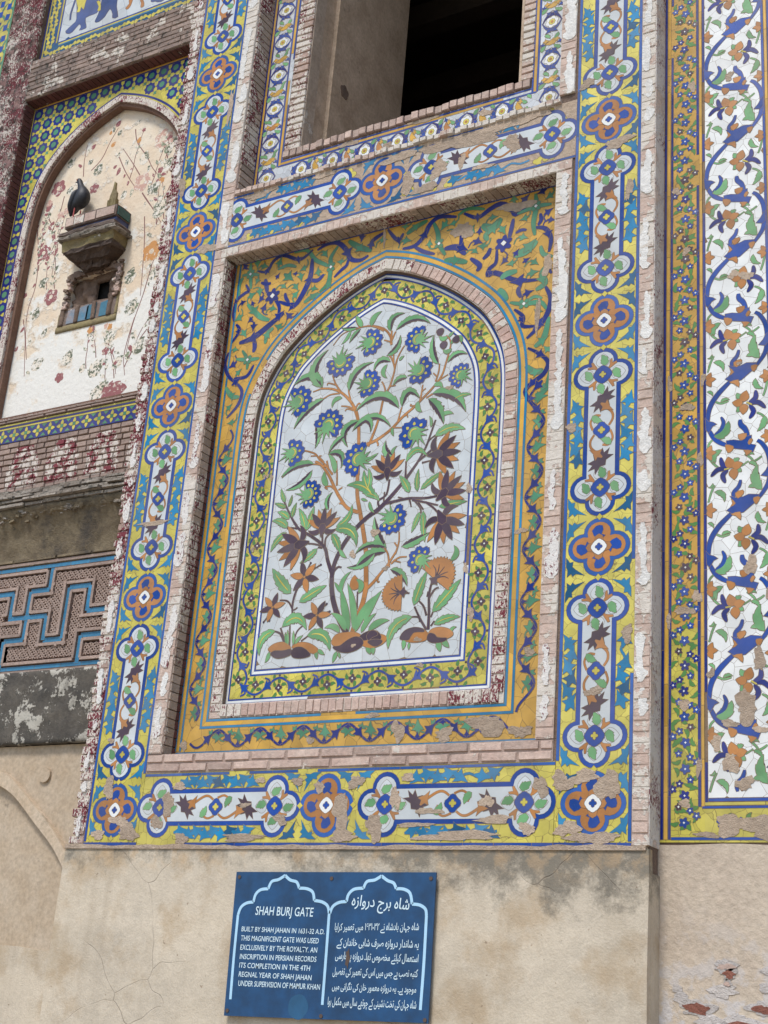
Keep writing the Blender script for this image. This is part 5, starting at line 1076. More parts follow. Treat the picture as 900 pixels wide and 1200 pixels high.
def floral(M, n, per, sw=1.0):
    for i in range(n):
        u = i*per
        a0 = math.atan2(M(u+.01, 0)[1]-M(u, 0)[1], M(u+.01, 0)[0]-M(u, 0)[0])
        w_ = P.add('white_flower', rosette(.040, 6, .14, .3, k=4), T['brightwhite'], 1.8, at=M(u, 0))
        P.add('flower_centre', rosette(.019, 8, .06, k=2), T['yellow'], 2.8, w_, at=M(u, 0)); P.add('flower_heart', rosette(.0085, 4, .1, k=3), T['orange'], 3.5, w_, at=M(u, 0), grout=.001)
        for s in (-1, 1):
            pts = [M(u+s*q, v*sw) for q, v in ((-.004, -.066), (.034, -.040), (.052, 0), (.034, .040), (-.004, .066))]
            P.stroke('blue_crescent', pts, lambda t: .0016+.0095*math.sin(PI*t)**2, T['blue'] if random.random() < .6 else T['navy'], 2.3, k=4)
            for v in (-1, 1): P.add('crescent_leaf', rot(hook(.034), a0+(0 if s > 0 else PI)+v*.9), T['blue'], 2.9, at=M(u+s*.060, v*.022*sw))
        P.add('ochre_leaf', rot(leaf((-.038, -.006), (.038, .008), .16, .45, 4, n=8), a0+PI/2+.25), T['orange' if random.random() < .3 else 'ochre'], 2.2, at=M(u+per/2, 0))
        for v in (-1, 1):
            P.add('ochre_hook', rot(hook(.036), a0+PI/2*v), T['ochre'], 2.4, at=M(u+per/2, v*.034*sw))
            P.add('leaf', rot(leaf((-.024, 0), (.026, .004), .14, .5, 3, n=6), a0+v*(.8+random.uniform(-.3, .3))), T['green'], 2.1, at=M(u+per*.5-.045, v*.046*sw))
            P.add('blue_hook', rot(hook(.030), a0+v*1.9), T['blue'], 2.5, at=M(u+per*.5-.02, v*.056*sw))
            P.add('leaf', rot(leaf((-.02, 0), (.022, .004), .14, .5, 3, n=6), a0+PI-v*.8), T['green'], 2.2, at=M(u+per*.5+.028, v*.030*sw))
            if random.random() < .6: P.add('leaf', rot(leaf((-.018, 0), (.02, .004), .14, .5, 3, n=6), a0-v*.9), T['green'], 2.1, at=M(u+per*.5+.048, v*.050*sw))
floral(lambda u, v: (-2.034+v, 6.402+u), 8, .2515)
floral(lambda u, v: (-.165+v*.9, 6.402+u), 7, .2515)
floral(lambda u, v: (-1.779+u, 6.398+v*.92), 7, .222)
for q in ((-1.45, 6.48, .06, .02), (-.95, 6.49, .1, .012), (-.55, 6.42, .04, .02), (-1.18, 6.37, .05, .03), (-2.03, 7.75, .05, .035), (-.35, 6.35, .05, .03)): P.patch(*q)
P.close()

# ================================================================ the set-back wall on the right
YR2 = .12
rw = empty('right_wall', 'set-back wall right of the bay, rough cream plaster below its white scroll panel', 'wall', (1.6, YR2, 0))
b = MB(); b.box(.486, 3.2, YR2+.006, .62, 2.425, 9.2); b.box(.486, 3.2, YR2+.03, .62, 0, 2.425); b.build('masonry', MT['joint'], rw)
rr = random.Random(9)
b = MB(); b.prism([(.486, 0), (3.2, 0), (3.2, 2.43)]+[(3.2-2.71*i/30, 2.432+rr.uniform(-.006, .005)) for i in range(31)], YR2-.008, YR2+.03); b.build('plaster_base', MT['rplaster'], rw)
def spall(x, z, rx, rz, mat, y, sd):
    q = random.Random(sd); b = MB(); ph = [q.uniform(0, 6) for _ in range(3)]
    b.prism([(x+rx*math.cos(a)*(1+.25*math.sin(3*a+ph[0])+.15*math.sin(5*a+ph[1])+q.uniform(-.12, .12)), z+rz*math.sin(a)*(1+.25*math.sin(2*a+ph[2])+q.uniform(-.2, .2))) for a in [k*PI/13 for k in range(26)]], y, y+.012)
    b.build('spalled_patch', MT[mat], rw, (x, YR2, z))
for k_, (x, z, rx, rz) in enumerate(((.86, 1.715, .11, .030), (.775, 1.955, .035, .012), (.79, 1.925, .022, .014), (.78, 1.89, .012, .01), (.66, 1.79, .05, .02), (1.02, 1.95, .06, .03), (.93, 1.80, .05, .016))):
    spall(x, z+.004, rx*1.35, rz*1.7, 'limepatch', YR2-.011, k_); spall(x, z, rx, rz, 'brick' if k_ % 2 else 'redbrick', YR2-.0125, k_+50)
for k_ in range(16): spall(random.uniform(.56, 1.1), random.uniform(1.62, 1.95), random.uniform(.02, .07), random.uniform(.012, .03), 'limepatch', YR2-.0105-k_*.0001, k_+90)
P = Panel('scroll_mosaic', 'tall white tile panel at right with winding blue vine and orange flowers', 'mosaic', .85, 2.62, YR2)
g_ = MB(); g_.box(.692, 1.02, YR2-.0004, YR2+.004, 2.586, 7.6); g_.build('bed', MT['grout'], P.root, P.root['w'])
for c_ in cells([(.7055, 2.622), (.992, 2.622), (.992, 7.3), (.7055, 7.3)], .0695, .0013, 11): P.add('white_tile', c_, T['brightwhite'], .9, grout=0, jit=.15)
P.line((.698, 2.60), (.698, 7.5), .011, T['navy'], 2, seg=.25, miss=.1); P.line((.999, 2.60), (.999, 7.5), .011, T['blue'], 2, seg=.25)
P.line((.705, 2.613), (.992, 2.613), .012, T['blue'], 2); 
G_ = Fr(770, 380, 6.67, YR2); GK = .00068
def shift(L, dz): return [(x, z+dz) for x, z in L]
for k_ in range(-3, 5):
    dz = .645*k_
    def ok(p): return 2.64 < p[1]+dz < 7.4
    def ST(name, pts, w_, mat, lay=2.2, tip=.45):
        L = G_.l(pts)
        if not all(ok(p) for p in L): return
        P.stroke(name, shift(L, dz), (lambda t: w_*GK*.5*(tip+(1-tip)*math.sin(PI*t)**.7)), mat, lay, k=4)
    def PG(name, pts, mat, lay=2.8, c=True):
        L = G_.l(pts)
        if not all(ok(p) for p in L): return
        P.add(name, spl(shift(L, dz), 2, True) if c else shift(L, dz), mat, lay)
    def LF(b_, t_, mat, bend=.12, wid=.34, ser=3, lay=2.5, name='leaf'):
        B0, T0 = G_(*b_), G_(*t_)
        if ok(B0) and ok(T0): P.add(name, leaf((B0[0], B0[1]+dz), (T0[0], T0[1]+dz), bend, wid, ser, n=9), mat, lay)
    BL = T['blue']
    ST('vine', [(398, 760), (403, 690), (428, 620), (475, 550), (530, 490), (580, 440)], 34, BL, tip=.6); ST('vine', [(770, 330), (815, 270), (850, 205), (862, 120), (858, 40), (840, -20), (800, -75), (765, -95)], 30, BL, 2.3, .6)
    PG('vine_blossom', [(535, 430), (590, 455), (660, 435), (740, 365), (778, 300), (700, 302), (655, 325), (610, 335), (560, 325), (600, 375)], BL, c=False)
    ST('vine', [(590, 345), (585, 300), (625, 250), (640, 200)], 26, BL)
    PG('vine_blossom', [(378, 735), (400, 760), (440, 768), (465, 782), (435, 800), (405, 850), (385, 830)], BL, c=False)
    ST('vine', [(398, 815), (440, 885), (490, 925), (555, 950)], 30, BL, tip=.6)
    PG('vine_blossom', [(543, 912), (600, 905), (660, 912), (690, 882), (738, 868), (738, 905), (720, 935), (772, 945), (750, 998), (690, 980), (610, 972), (545, 955)], BL, c=False)
    ST('vine', [(715, 880), (690, 820), (655, 785), (650, 745)], 34, BL)
    ST('blue_leaf', [(450, 865), (500, 825), (520, 770), (500, 725)], 26, BL, 2.6, .2)
    PG('vine_blossom', [(795, 160), (830, 120), (850, 80), (872, 60), (868, 140), (845, 165)], BL, c=False)
    LF((450, 880), (560, 760), T['green'], -.2, .55)
    for q in ([(570, 345), (600, 375), (565, 400), (580, 375)], [(600, 300), (655, 275), (660, 300), (620, 335)], [(570, 455), (635, 435), (640, 490), (605, 465)], [(740, 325), (785, 320), (760, 370), (740, 350)],
              [(635, 865), (700, 855), (685, 895), (650, 905)], [(535, 945), (595, 955), (590, 985), (555, 1005)], [(680, 985), (740, 990), (700, 1025), (690, 1000)], [(730, 895), (748, 905), (725, 940), (712, 925)]): PG('orange_bract', q, T['orange'], 3.3)
    for cx_, cy_, s in ((575, 122, 1), (675, 612, -1)):
        for b_, t_ in (((575, 115), (545, 40)), ((580, 115), (655, 80)), ((575, 125), (592, 200)),) if s > 0 else (((680, 605), (700, 520)), ((670, 612), (590, 612)), ((675, 625), (672, 705))): LF(b_, t_, T['orange'], .05, .78, 0, 3.0, 'petal')
        for b_, t_ in (((590, 75), (630, 45)), ((600, 125), (645, 140))) if s > 0 else (((655, 575), (625, 540)), ((655, 640), (620, 685))): LF(b_, t_, T['green'], .1, .8, 2, 2.7)
        for L in (([(545, 122), (505, 100), (488, 45)], [(540, 130), (470, 135), (415, 190)], [(545, 135), (505, 175), (525, 230)]) if s > 0 else ([(715, 615), (770, 575), (770, 515)], [(720, 622), (790, 610), (850, 655)], [(722, 632), (755, 680), (722, 738)])): ST('blue_sepal', L, 32, T['navy'], 2.9, .15)
        ST('flower_heart', [(515, 133), (553, 122)] if s > 0 else [(700, 610), (742, 628)], 18, T['yellow'], 3.6)
    for x, y in ((392, 440), (392, 1012)):
        c0 = G_(x, y)
        if ok(c0):
            for a in (-1.1, 0, 1.1): P.add('petal', rot(leaf((0, 0), (.040, 0), 0, .60, n=7), a), T['orange'], 3.0, at=(.708+.002, c0[1]+dz))
    for x, y in ((866, 400), (866, 870)):
        c0 = G_(x, y)
        if ok(c0):
            for a in (-1.1, 0, 1.1): P.add('petal', rot(leaf((0, 0), (.036, 0), 0, .60, n=7), PI+a), T['orange'], 3.0, at=(.990, c0[1]+dz))
    for b_, t_, bd in (((445, 300), (518, 365), .25), ((800, 262), (770, 85), .18), ((700, 250), (790, 255), .2), ((500, 610), (565, 590), .2), ((770, 425), (828, 500), -.25), ((840, 715), (785, 835), .15), ((505, 985), (435, 1085), -.2), ((395, 530), (435, 560), .2), ((430, 240), (398, 270), .3), ((690, 20), (740, 10), .3), ((400, 30), (445, 90), .2), ((720, 1080), (780, 1120), .2)): LF(b_, t_, T['green'], bd, .36)
    for L in ([(445, 250), (420, 300), (396, 380)], [(440, 600), (500, 620), (560, 600)], [(830, 560), (850, 500), (864, 430)], [(440, 900), (405, 940), (398, 1000)], [(780, 690), (830, 715), (864, 780)], [(670, 10), (720, 40), (745, 80)], [(400, 1040), (440, 1090), (480, 1120)], [(645, 100), (700, 60)], [(720, 1090), (780, 1060), (820, 1030)]): ST('stem', L, 11, T['green'], 1.9, .6)
for q in ((.87, 3.0, .06, .09), (.93, 3.20, .035, .06), (.80, 2.93, .05, .02), (.80, 2.76, .04, .06), (.86, 2.68, .05, .035), (.74, 2.85, .03, .04), (.98, 3.5, .02, .06), (.90, 3.62, .04, .05), (.84, 5.07, .03, .03), (.90, 5.05, .04, .03), (.83, 6.2, .03, .03), (.72, 3.15, .02, .03), (.93, 2.9, .04, .02), (.86, 4.6, .015, .012)): P.patch(q[0], q[1], q[2]*.8, q[3]*.72, lay=4.5)
P.close()
P = Panel('flower_border', 'narrow ochre tile strip of small blue flowers between blue lines, beside the white scroll panel', 'tile strip', .6, 2.44, YR2)
P.ground(.494, .6905, 3.36, 7.6, T['oground']); P.ground(.494, .6905, 2.44, 3.36, T['yground']); P.ground(.6905, 1.3, 2.44, 2.5845, T['yground'])
for x, m_, w_ in ((.504, 'navy', .011), (.520, 'ochre', .015), (.537, 'navy', .010), (.668, 'navy', .011), (.683, 'ochre', .012)):
    z0_ = 2.45 if x < .6 else 2.585
    P.line((x, z0_), (x, 7.5), w_, T[m_], 2, seg=.26, miss=.06)
P.line((.545, 2.455), (1.3, 2.455), .010, T['blue'], 2, miss=.2); P.line((.68, 2.583), (1.3, 2.583), .009, T['blue'], 2); P.line((.69, 2.597), (1.3, 2.597), .012, T['yellow'], 2.2, seg=.2)
def tiny(x, z, r, mat): 
    f = P.add('flower', rosette(r, 5, .27, random.random()*6, k=4), mat, 2.6, at=(x, z), grout=.0016); P.add('flower_heart', rosette(.0055, 4, .2, k=2), T['brightwhite'], 3.3, f, at=(x, z), grout=0)
z = 2.52; i = 0
while z < 7.4:
    mt = T['blue'] if random.random() < .62 else (T['navy'] if random.random() < .5 else T['purple'])
    tiny(.603+random.uniform(-.004, .004), z, .024, mt)
    tiny(.603+(-.022 if i % 2 else .024), z+.050, .017, mt); tiny(.603+(.026 if i % 2 else -.026), z+.066, .017, T['blue'] if i % 3 else T['purple'])
    tiny(.552 if i % 2 else .655, z+.028, .018, mt)
    for q in range(7):
        a = q*.9+i; P.bulk('small_leaves', rot(leaf((-.020, 0), (.022, .004), .24, .42, 2, n=5), a*1.7), T['leaf'], 1.8, (.603+.044*math.sin(q*2.4+i), z-.03+q*.017))
    z += .112; i += 1
P.ground(1.021, 1.3, 2.586, 7.6, T['oground'], depth=.003)
for x, m_, w_ in ((1.014, 'ochre', .012), (1.029, 'navy', .010), (1.255, 'navy', .010), (1.272, 'ochre', .014), (1.290, 'navy', .010)): P.line((x, 2.60), (x, 7.5), w_, T[m_], 2, seg=.26, miss=.05)
z = 2.66; i = 0
while z < 7.4:
    tiny(1.142, z, .024, T['blue']); tiny(1.142+(.035 if i % 2 else -.035), z+.055, .018, T['navy'])
    for q in range(6): P.bulk('small_leaves', rot(leaf((-.020, 0), (.022, .004), .24, .42, 2, n=5), q*1.9+i), T['leaf'], 1.8, (1.142+.06*math.sin(q*2.4+i), z-.03+q*.018))
    z += .112; i += 1
b = MB(); b.box(1.305, 3.2, YR2-.012, YR2+.01, 2.432, 9.2); b.build('plaster_field', MT['rplaster'], rw, (2.2, YR2, 2.43))
for x in (.76, .84, .93, 1.02): tiny(x, 2.52, .022, T['blue']); P.add('leaf', rot(leaf((-.02, 0), (.02, 0), .2, .5, 3, n=6), x*9), T['leaf'], 2, at=(x+.04, 2.54))
for q in ((.80, 2.51, .07, .04), (.93, 2.50, .08, .045), (.605, 3.44, .04, .02), (.60, 3.02, .03, .02), (.53, 3.4, .012, .03), (.615, 4.42, .03, .02), (.53, 4.55, .012, .04), (.675, 4.15, .015, .03), (.66, 3.5, .02, .03), (.69, 4.55, .012, .03), (.56, 5.6, .02, .02), (.64, 6.2, .02, .03), (.605, 2.6, .03, .015), (.665, 2.75, .012, .04), (.7, 2.47, .05, .012), (.61, 5.25, .02, .02)): P.patch(*q, lay=4)
P.close()

# ================================================================ the sign
S_ = Fr(250, 1000, 3.3333, -.05)
sg = empty('blue_sign', 'dark blue metal sign with white English and Urdu lettering on the plaster base', 'sign', (S_(455, 350)[0], -.045, S_(455, 350)[1]))
b = MB(); b.prism(S_.l([(90, 72), (870, 74), (838, 664), (40, 634)]), -.048, -.040); b.build('plate', flat('blue_sign_paint', (16, 64, 104), .36, 0, .30), sg, sg['w'])
wm = flat('white_sign_paint', (206, 226, 232), .6, 0, .05); wl = flat('pale_blue_line_paint', (168, 206, 228), .6, 0, .05)
def sgline(pts, w_):
    L, R_ = ribbon(spl(S_.l(pts), 4), w_); vs, fs = strip_geo(L, R_, -.0495, -.0482); c = sg['w']
    put('arch_line', mesh('arch_line', [(a-c[0], y-c[1], z-c[2]) for a, y, z in vs], fs, wl), sg, c)
for sgm in ([(66, 570), (80, 400), (96, 240)], [(96, 240), (108, 210), (130, 194), (156, 190)], [(156, 190), (165, 160), (185, 142), (214, 138)], [(214, 138), (228, 110), (255, 102), (280, 86)], [(280, 86), (300, 104), (325, 112), (335, 136)], [(335, 136), (365, 138), (388, 152), (394, 184)], [(394, 184), (425, 190), (446, 206), (452, 234)], [(452, 236), (440, 400), (425, 592)],
            [(455, 234), (466, 208), (490, 192), (520, 188)], [(520, 188), (528, 160), (550, 140), (586, 136)], [(586, 136), (600, 110), (630, 104), (657, 88)], [(657, 88), (680, 106), (704, 116), (714, 138)], [(714, 138), (744, 140), (768, 156), (776, 198)], [(776, 198), (806, 202), (828, 218), (832, 244)], [(832, 244), (822, 430), (808, 612)]): sgline(sgm, .0068)
def text(s, p0, p1, hgt, name='lettering', bold=.006, rtl=False):
    c = bpy.data.curves.new('t', 'FONT'); c.body = s; c.size = 1; c.offset = bold; c.resolution_u = 3
    o = bpy.data.objects.new('t', c); C.objects.link(o); bpy.context.view_layer.update()
    dg = bpy.context.evaluated_depsgraph_get(); m = bpy.data.meshes.new_from_object(o.evaluated_get(dg)); bpy.data.objects.remove(o)
    xs = [v.co.x for v in m.vertices]; ys = [v.co.y for v in m.vertices]
    A0, A1 = S_(*p0), S_(*p1); W = math.dist(A0, A1); an = math.atan2(A1[1]-A0[1], A1[0]-A0[0]); sx = W/(max(xs)-min(xs)); H0 = S_(p0[0], p0[1]-hgt)[1]-A0[1]
    y0, y1 = (min(ys), max(ys)) if rtl else (0, max(ys)); sy = H0/(y1-y0); ca, sa = math.cos(an), math.sin(an)
    for v in m.vertices:
        x = (v.co.x-min(xs))*sx; z_ = (v.co.y-y0)*sy; x += z_*.05
        v.co = (x*ca-z_*sa, 0, x*sa+z_*ca)
    m.materials.clear(); m.materials.append(wm); m.name = name
    o = put(name, m, sg, (A0[0], -.0491, A0[1])); return o
for s, a, b_, h in (('SHAH BURJ GATE', (163, 240), (388, 247), 34), ('BUILT BY SHAH JAHAN IN 1631-32 A.D.', (109, 304), (433, 316), 19), ('THIS MAGNIFICENT GATE WAS USED', (106, 340), (410, 352), 20), ('EXCLUSIVELY BY THE ROYALTY. AN', (104, 376), (404, 388), 20),
                    ('INSCRIPTION IN PERSIAN RECORDS', (102, 412), (401, 424), 20), ('ITS COMPLETION IN THE 4TH', (100, 446), (376, 459), 20), ('REGNAL YEAR OF SHAH JAHAN', (98, 481), (382, 496), 20), ('UNDER SUPERVISION OF MAMUR KHAN', (96, 517), (415, 533), 21)): text(s, a, b_, h)
NJ = set('ادڈذرڑزژوےآء ') ; DIG = '0123456789۰۱۲۳۴۵۶۷۸۹-،۔'
NM = {'ک': 'KEHEH', 'گ': 'GAF', 'ی': 'FARSI YEH', 'ہ': 'HEH GOAL', 'ھ': 'HEH DOACHASHMEE', 'ے': 'YEH BARREE', 'ں': 'NOON GHUNNA', 'چ': 'TCHEH', 'پ': 'PEH', 'ٹ': 'TTEH', 'ڑ': 'RREH', 'ئ': 'YEH WITH HAMZA ABOVE'}
def shape(w_):
    out = ''
    for i, ch in enumerate(w_):
        if ch in DIG or ch == ' ' or ch == 'ء': out += ch; continue
        pj = i > 0 and w_[i-1] not in NJ and w_[i-1] not in DIG
        nj = i < len(w_)-1 and ch not in NJ and ch != 'ں' and w_[i+1] not in ' ء' and w_[i+1] not in DIG
        form = {(0, 0): 'ISOLATED', (0, 1): 'INITIAL', (1, 1): 'MEDIAL', (1, 0): 'FINAL'}[(int(pj), int(nj))]
        base = 'ARABIC LETTER '+NM[ch] if ch in NM else unicodedata.name(ch)
        for f in (form, 'FINAL' if pj else 'ISOLATED', 'ISOLATED'):
            try: out += unicodedata.lookup(base+' '+f+' FORM'); break
            except KeyError: continue
        else: out += ch
    parts = []; num = ''
    for ch in out[::-1]:
        if ch in '۰۱۲۳۴۵۶۷۸۹-': num = ch+num
        else: parts.append(num+ch if not num else num+ch); num = ''
    return ''.join(parts)+num
for s, a, b_, h in (('شاہ برج دروازہ', (535, 226), (760, 244), 66), ('شاہ جہان بادشاہ نے ۱۶۳۱-۳۲ میں تعمیر کرایا', (472, 312), (801, 312), 40), ('یہ شاندار دروازہ صرف شاہی خاندان کے', (480, 372), (800, 382), 42), ('استعمال کیلئے مخصوص تھا۔ دروازہ پر فارسی', (474, 424), (798, 438), 42),
                    ('کتبہ نصب ہے جس میں اس کی تعمیر کی تفصیل', (464, 486), (796, 496), 42), ('موجود ہے۔ یہ دروازہ معمور خان کی نگرانی میں', (462, 542), (790, 556), 42), ('شاہ جہان کی تخت نشینی کے چوتھے سال میں مکمل ہوا', (444, 604), (790, 620), 44)): text(shape(s), a, b_, h, rtl=True, bold=.008)
sm = flat('rusty_screw', (84, 66, 54), .5)
for x, y in ((102, 92), (462, 98), (850, 98), (54, 614), (420, 636), (826, 652)):
    c = S_(x, y); b = MB(); b.prism([(p[0]+c[0], p[1]+c[1]) for p in rosette(.009, 6, .0, k=2)], -.0515, -.048); b.build('screw', sm, sg, (c[0], -.049, c[1]))
c = S_(524, 410); b = MB(); b.prism([(p[0]*.6+c[0], p[1]*2.2+c[1]) for p in rosette(.022, 5, .3, k=3)], -.0497, -.0482); b.build('rust_stain', sm, sg, (c[0], -.049, c[1]))
c = S_(330, 600); b = MB(); b.prism([(p[0]+c[0], p[1]+c[1]) for p in rosette(.055, 5, .03, k=5)], -.0484, -.0478); b.build('faded_spot', flat('faded_blue_paint', (30, 80, 114), .5, 0, .2), sg, (c[0], -.048, c[1]))
# ================================================================ the left wall, set back half a metre
from mathutils import noise as mnoise
YL = .5
def rough(name, x0, x1, z0, z1, yf, mat, parent, amp=.012, cell=.022, depth=.03, sc=14., yfun=None, ragged=0.):
    nx = max(2, int((x1-x0)/cell)); nz = max(2, int((z1-z0)/cell)); vs = []; fs = []
    for j in range(nz+1):
        for i in range(nx+1):
            x = x0+(x1-x0)*i/nx; z = z0+(z1-z0)*j/nz; y = yf if yfun is None else yfun(x, z)
            q = Vector((x, y, z))
            d = mnoise.noise(q*sc)*amp+mnoise.noise(q*sc*2.7)*amp*.6+mnoise.noise(q*sc*6.5)*amp*.35
            if ragged and (j == 0): z += mnoise.noise(Vector((x*20, 3, 1)))*ragged
            if i in (0, nx) or j in (0, nz): d *= .5
            vs.append((x, y+d, z))
    for j in range(nz):
        for i in range(nx):
            a = j*(nx+1)+i; fs.append((a, a+1, a+nx+2, a+nx+1))
    n = len(vs)
    ring = [i for i in range(nx+1)]+[j*(nx+1)+nx for j in range(1, nz+1)]+[nz*(nx+1)+i for i in range(nx-1, -1, -1)]+[j*(nx+1) for j in range(nz-1, 0, -1)]
    base = n
    for r_ in ring: vs.append((vs[r_][0], (yf if yfun is None else yfun(x0, z0 if vs[r_][2] < (z0+z1)/2 else z1))+depth, vs[r_][2]))
    m = len(ring)
    for k in range(m): fs.append((ring[(k+1) % m], ring[k], base+k, base+(k+1) % m))
    c = ((x0+x1)/2, yf, (z0+z1)/2)
    return put(name, mesh(name, [(a-c[0], b-c[1], d-c[2]) for a, b, d in vs], fs, MT[mat] if isinstance(mat, str) else mat, True), parent, c)
lw = empty('left_wall', 'recessed brick wall left of the bay, with weathered cornice and plastered lower part', 'wall', (-4.2, YL, 0))
NCX = -3.851
NPF = [(0, 7.895), (.16, 7.835), (.32, 7.755), (.48, 7.64), (.61, 7.50), (.69, 7.36), (.745, 7.16), (.772, 6.9), (.776, 6.5)]
NB_ = 5.33
nh0 = arch_outline(0, NCX, 0, NPF, NB_); nh1 = arch_outline(.078, NCX, 0, NPF, NB_)
b = MB()
for q in ((-6.6, -4.745, YL+.006, .606, 5.30, 9.4), (-6.6, -2.6, YL+.006, .606, 4.76, 5.30), (-2.96, -2.6, YL+.006, .606, 5.30, 9.4), (-4.745, -2.96, YL+.006, .606, 8.06, 8.428), (-6.6, -2.6, YL+.02, .606, 0, 4.76), (-6.6, -2.6, .60, .62, 8.3, 9.6)): b.box(*q)
b.build('masonry', MT['joint'], lw)
b = MB(); plate_with_hole(b, nh1, -6.5, -2.62, 4.8, 8.35, .6065, .660); b.build('niche_plate', MT['sootbrown'], lw)
b = MB()
HX0, HX1, HZ0, HZ1 = -4.19+.088, -3.725+.088, 6.275-.066, 6.52-.066; NY = .665
for q in ((-6.5, HX0, NY, .98, 4.8, 8.35), (HX1, -2.6, NY, .98, 4.8, 8.35), (HX0, HX1, NY, .98, 4.8, HZ0), (HX0, HX1, NY, .98, HZ1, 8.35), (-6.5, -2.6, .98, 1.1, 4.8, 8.35)): b.box(*q)
fr_ = b.build('niche_plaster', MT['fresco'], lw)
# rough crimson strip at far left and bricks
rough('rough_plaster', -5.075, -4.742, 4.76, 9.3, YL-.012, 'rough', lw, .02, .02, .03, 16)
brick_field(lw, -4.755, -2.68, 8.064, 8.427, YL-.006, 'lintel', .0405, .17, .05, .004, 0, .006); mortar_strip(lw, -4.75, -2.68, 8.066, 8.425, YL-.0015, 'lintel')
for i in range(60): brick(lw, -4.7435, YL+.052, 5.33+i*.0455, .010, .10, .040, 'maroon')
for i in range(36): brick(lw, -4.72+i*.05, YL+.055, 8.0585, .043, .095, .010, 'maroon')
# bricks with painted merlons
nc = 9; ch = (5.135-4.765)/nc
for r_ in range(nc):
    x = -4.9-random.random()*.08; z = 4.765+(r_+.5)*ch
    while x < -2.7:
        L = random.uniform(.07, .11); m = ((x+L/2+3.20) % .345)-.172; h_ = (z-4.78)/.34
        red = abs(m) < (.125 if h_ < .45 else .125*(1.35-h_)*1.0) and .0 < h_ < .92
        brick(lw, x+L/2, YL+.02-random.uniform(0, .006), z, L-.006, .05, ch-.006, 'merlonp'); x += L
for r_ in range(2): brick_field(lw, -4.9, -2.68, 5.285+r_*.022, 5.305+r_*.022, YL-.012+r_*.004, 'merlon', .02, .2, .05)
# cornice of thin courses, cove below it
zc = 4.600
for r_, (h_, yp) in enumerate(((.030, .395), (.026, .375), (.026, .385), (.030, .40), (.026, .43), (.022, .465))):
    x = -4.9-random.random()*.1
    while x < -2.68:
        L = random.uniform(.12, .24); brick(lw, x+L/2, yp+.06+random.uniform(-.012, .014), zc+h_/2+random.uniform(-.002, .002), L-.005, .14, h_-.006+random.uniform(-.003, .002), 'cornice'); x += L
    zc += h_
rough('cove', -4.9, -2.67, 4.235, 4.598, YL, 'eave', lw, .014, .024, .03, 9, yfun=lambda x, z: .502-.10*max(0, (z-4.30)/.30)**1.8)
rough('cornice_crust', -4.9, -2.67, 4.55, 4.603, .425, 'eave', lw, .020, .009, .05, 34, ragged=.05)
for i in range(150):
    x = random.uniform(-4.85, -2.7); z = random.gauss(4.565, .022); s_ = random.uniform(.012, .035)
    brick(lw, x, .44+random.uniform(-.012, .02), z, s_*1.6, .04, s_*.6, random.choice(('cornice', 'eave', 'cornice')), ry=random.uniform(-.3, .3))
for z_, y_ in ((4.262, .478), (4.232, .486)):
    x = -4.9
    while x < -2.68: L = random.uniform(.2, .4); brick(lw, x+L/2, y_+.05, z_, L-.002, .10, .020, 'eave'); x += L
# plastered part below
b = MB(); b.box(-6.6, -2.62, YL+.004, YL+.03, 0, 3.062); b.build('lower_plaster', MT['niche'], lw)
OP = Fr(0, 700, 2.4, YL).l([(-60, 482), (0, 490), (40, 508), (100, 578), (150, 640), (195, 715), (215, 760)]); IP = Fr(0, 700, 2.4, YL).l([(-60, 512), (0, 528), (50, 560), (110, 638), (160, 705), (190, 765), (200, 790)])
OP, IP = spl(OP, 4), spl(IP, 4)
L_, R_ = OP, IP
vs, fs = strip_geo(R_, L_, YL-.040, YL+.01); put('arch_rib', mesh('arch_rib', [(a+4.2, y-YL, c_) for a, y, c_ in vs], fs, MT['niche']), lw, (-4.2, YL, 0))
c_ = (-3.431, 2.884); b = MB(); b.prism([(c_[0]+.045*math.cos(i*.3927), c_[1]+.045*math.sin(i*.3927)) for i in range(16)], YL-.012, YL+.01); b.build('boss', MT['niche'], lw, (c_[0], YL, c_[1]))
b = MB(); b.prism([(-6.6, 0), (-2.63, 0), (-2.63, 1.93)]+[(-2.63-3.97*i/20, 1.91+.012*math.sin(i*1.7)) for i in range(21)], YL-.006, YL+.012); b.build('patched_plaster', MT['base'], lw)
t_ = empty('soot_black_lintel', 'black weathered plaster beam below the carved brick fret panel', 'beam', (-3.8, YL, 3.067))
rough('beam', -4.9, -2.67, 3.068, 3.515, YL-.04, 'black', t_, .010, .022, .06, 10, ragged=.006)

# ---- star tile spandrel
YS = .6
P = Panel('star_tile_panel', 'tile spandrel of blue eight-pointed stars on yellow around the left painted niche', 'tile panel', NCX, 5.33, YS)
g_ = MB(); i_ = apex_i(nh0); ax_, az_ = nh0[i_]
g_.prism([(-4.742, 5.34), (NCX-.776, 5.34)]+[p for p in nh0[:i_+1] if p[1] > 5.35]+[(ax_, 8.058), (-4.742, 8.058)], YS-.0004, YS+.004)
g_.prism([(NCX+.776, 5.34), (-2.965, 5.34), (-2.965, 8.058), (ax_, 8.058)]+[p for p in nh0[i_:] if p[1] > 5.35], YS-.0004, YS+.004); g_.build('ground_tile', T['yground'], P.root, P.root['w'])
x0 = -4.7425
for x, m_ in ((x0+.005, 'yellow'), (x0+.017, 'navy')): P.line((x, 5.34), (x, 8.04), .010, T[m_], 2)
P.line((-4.73, 8.046), (-2.97, 8.046), .012, T['ochre'], 2); P.line((-4.715, 8.032), (-2.97, 8.032), .010, T['navy'], 2)
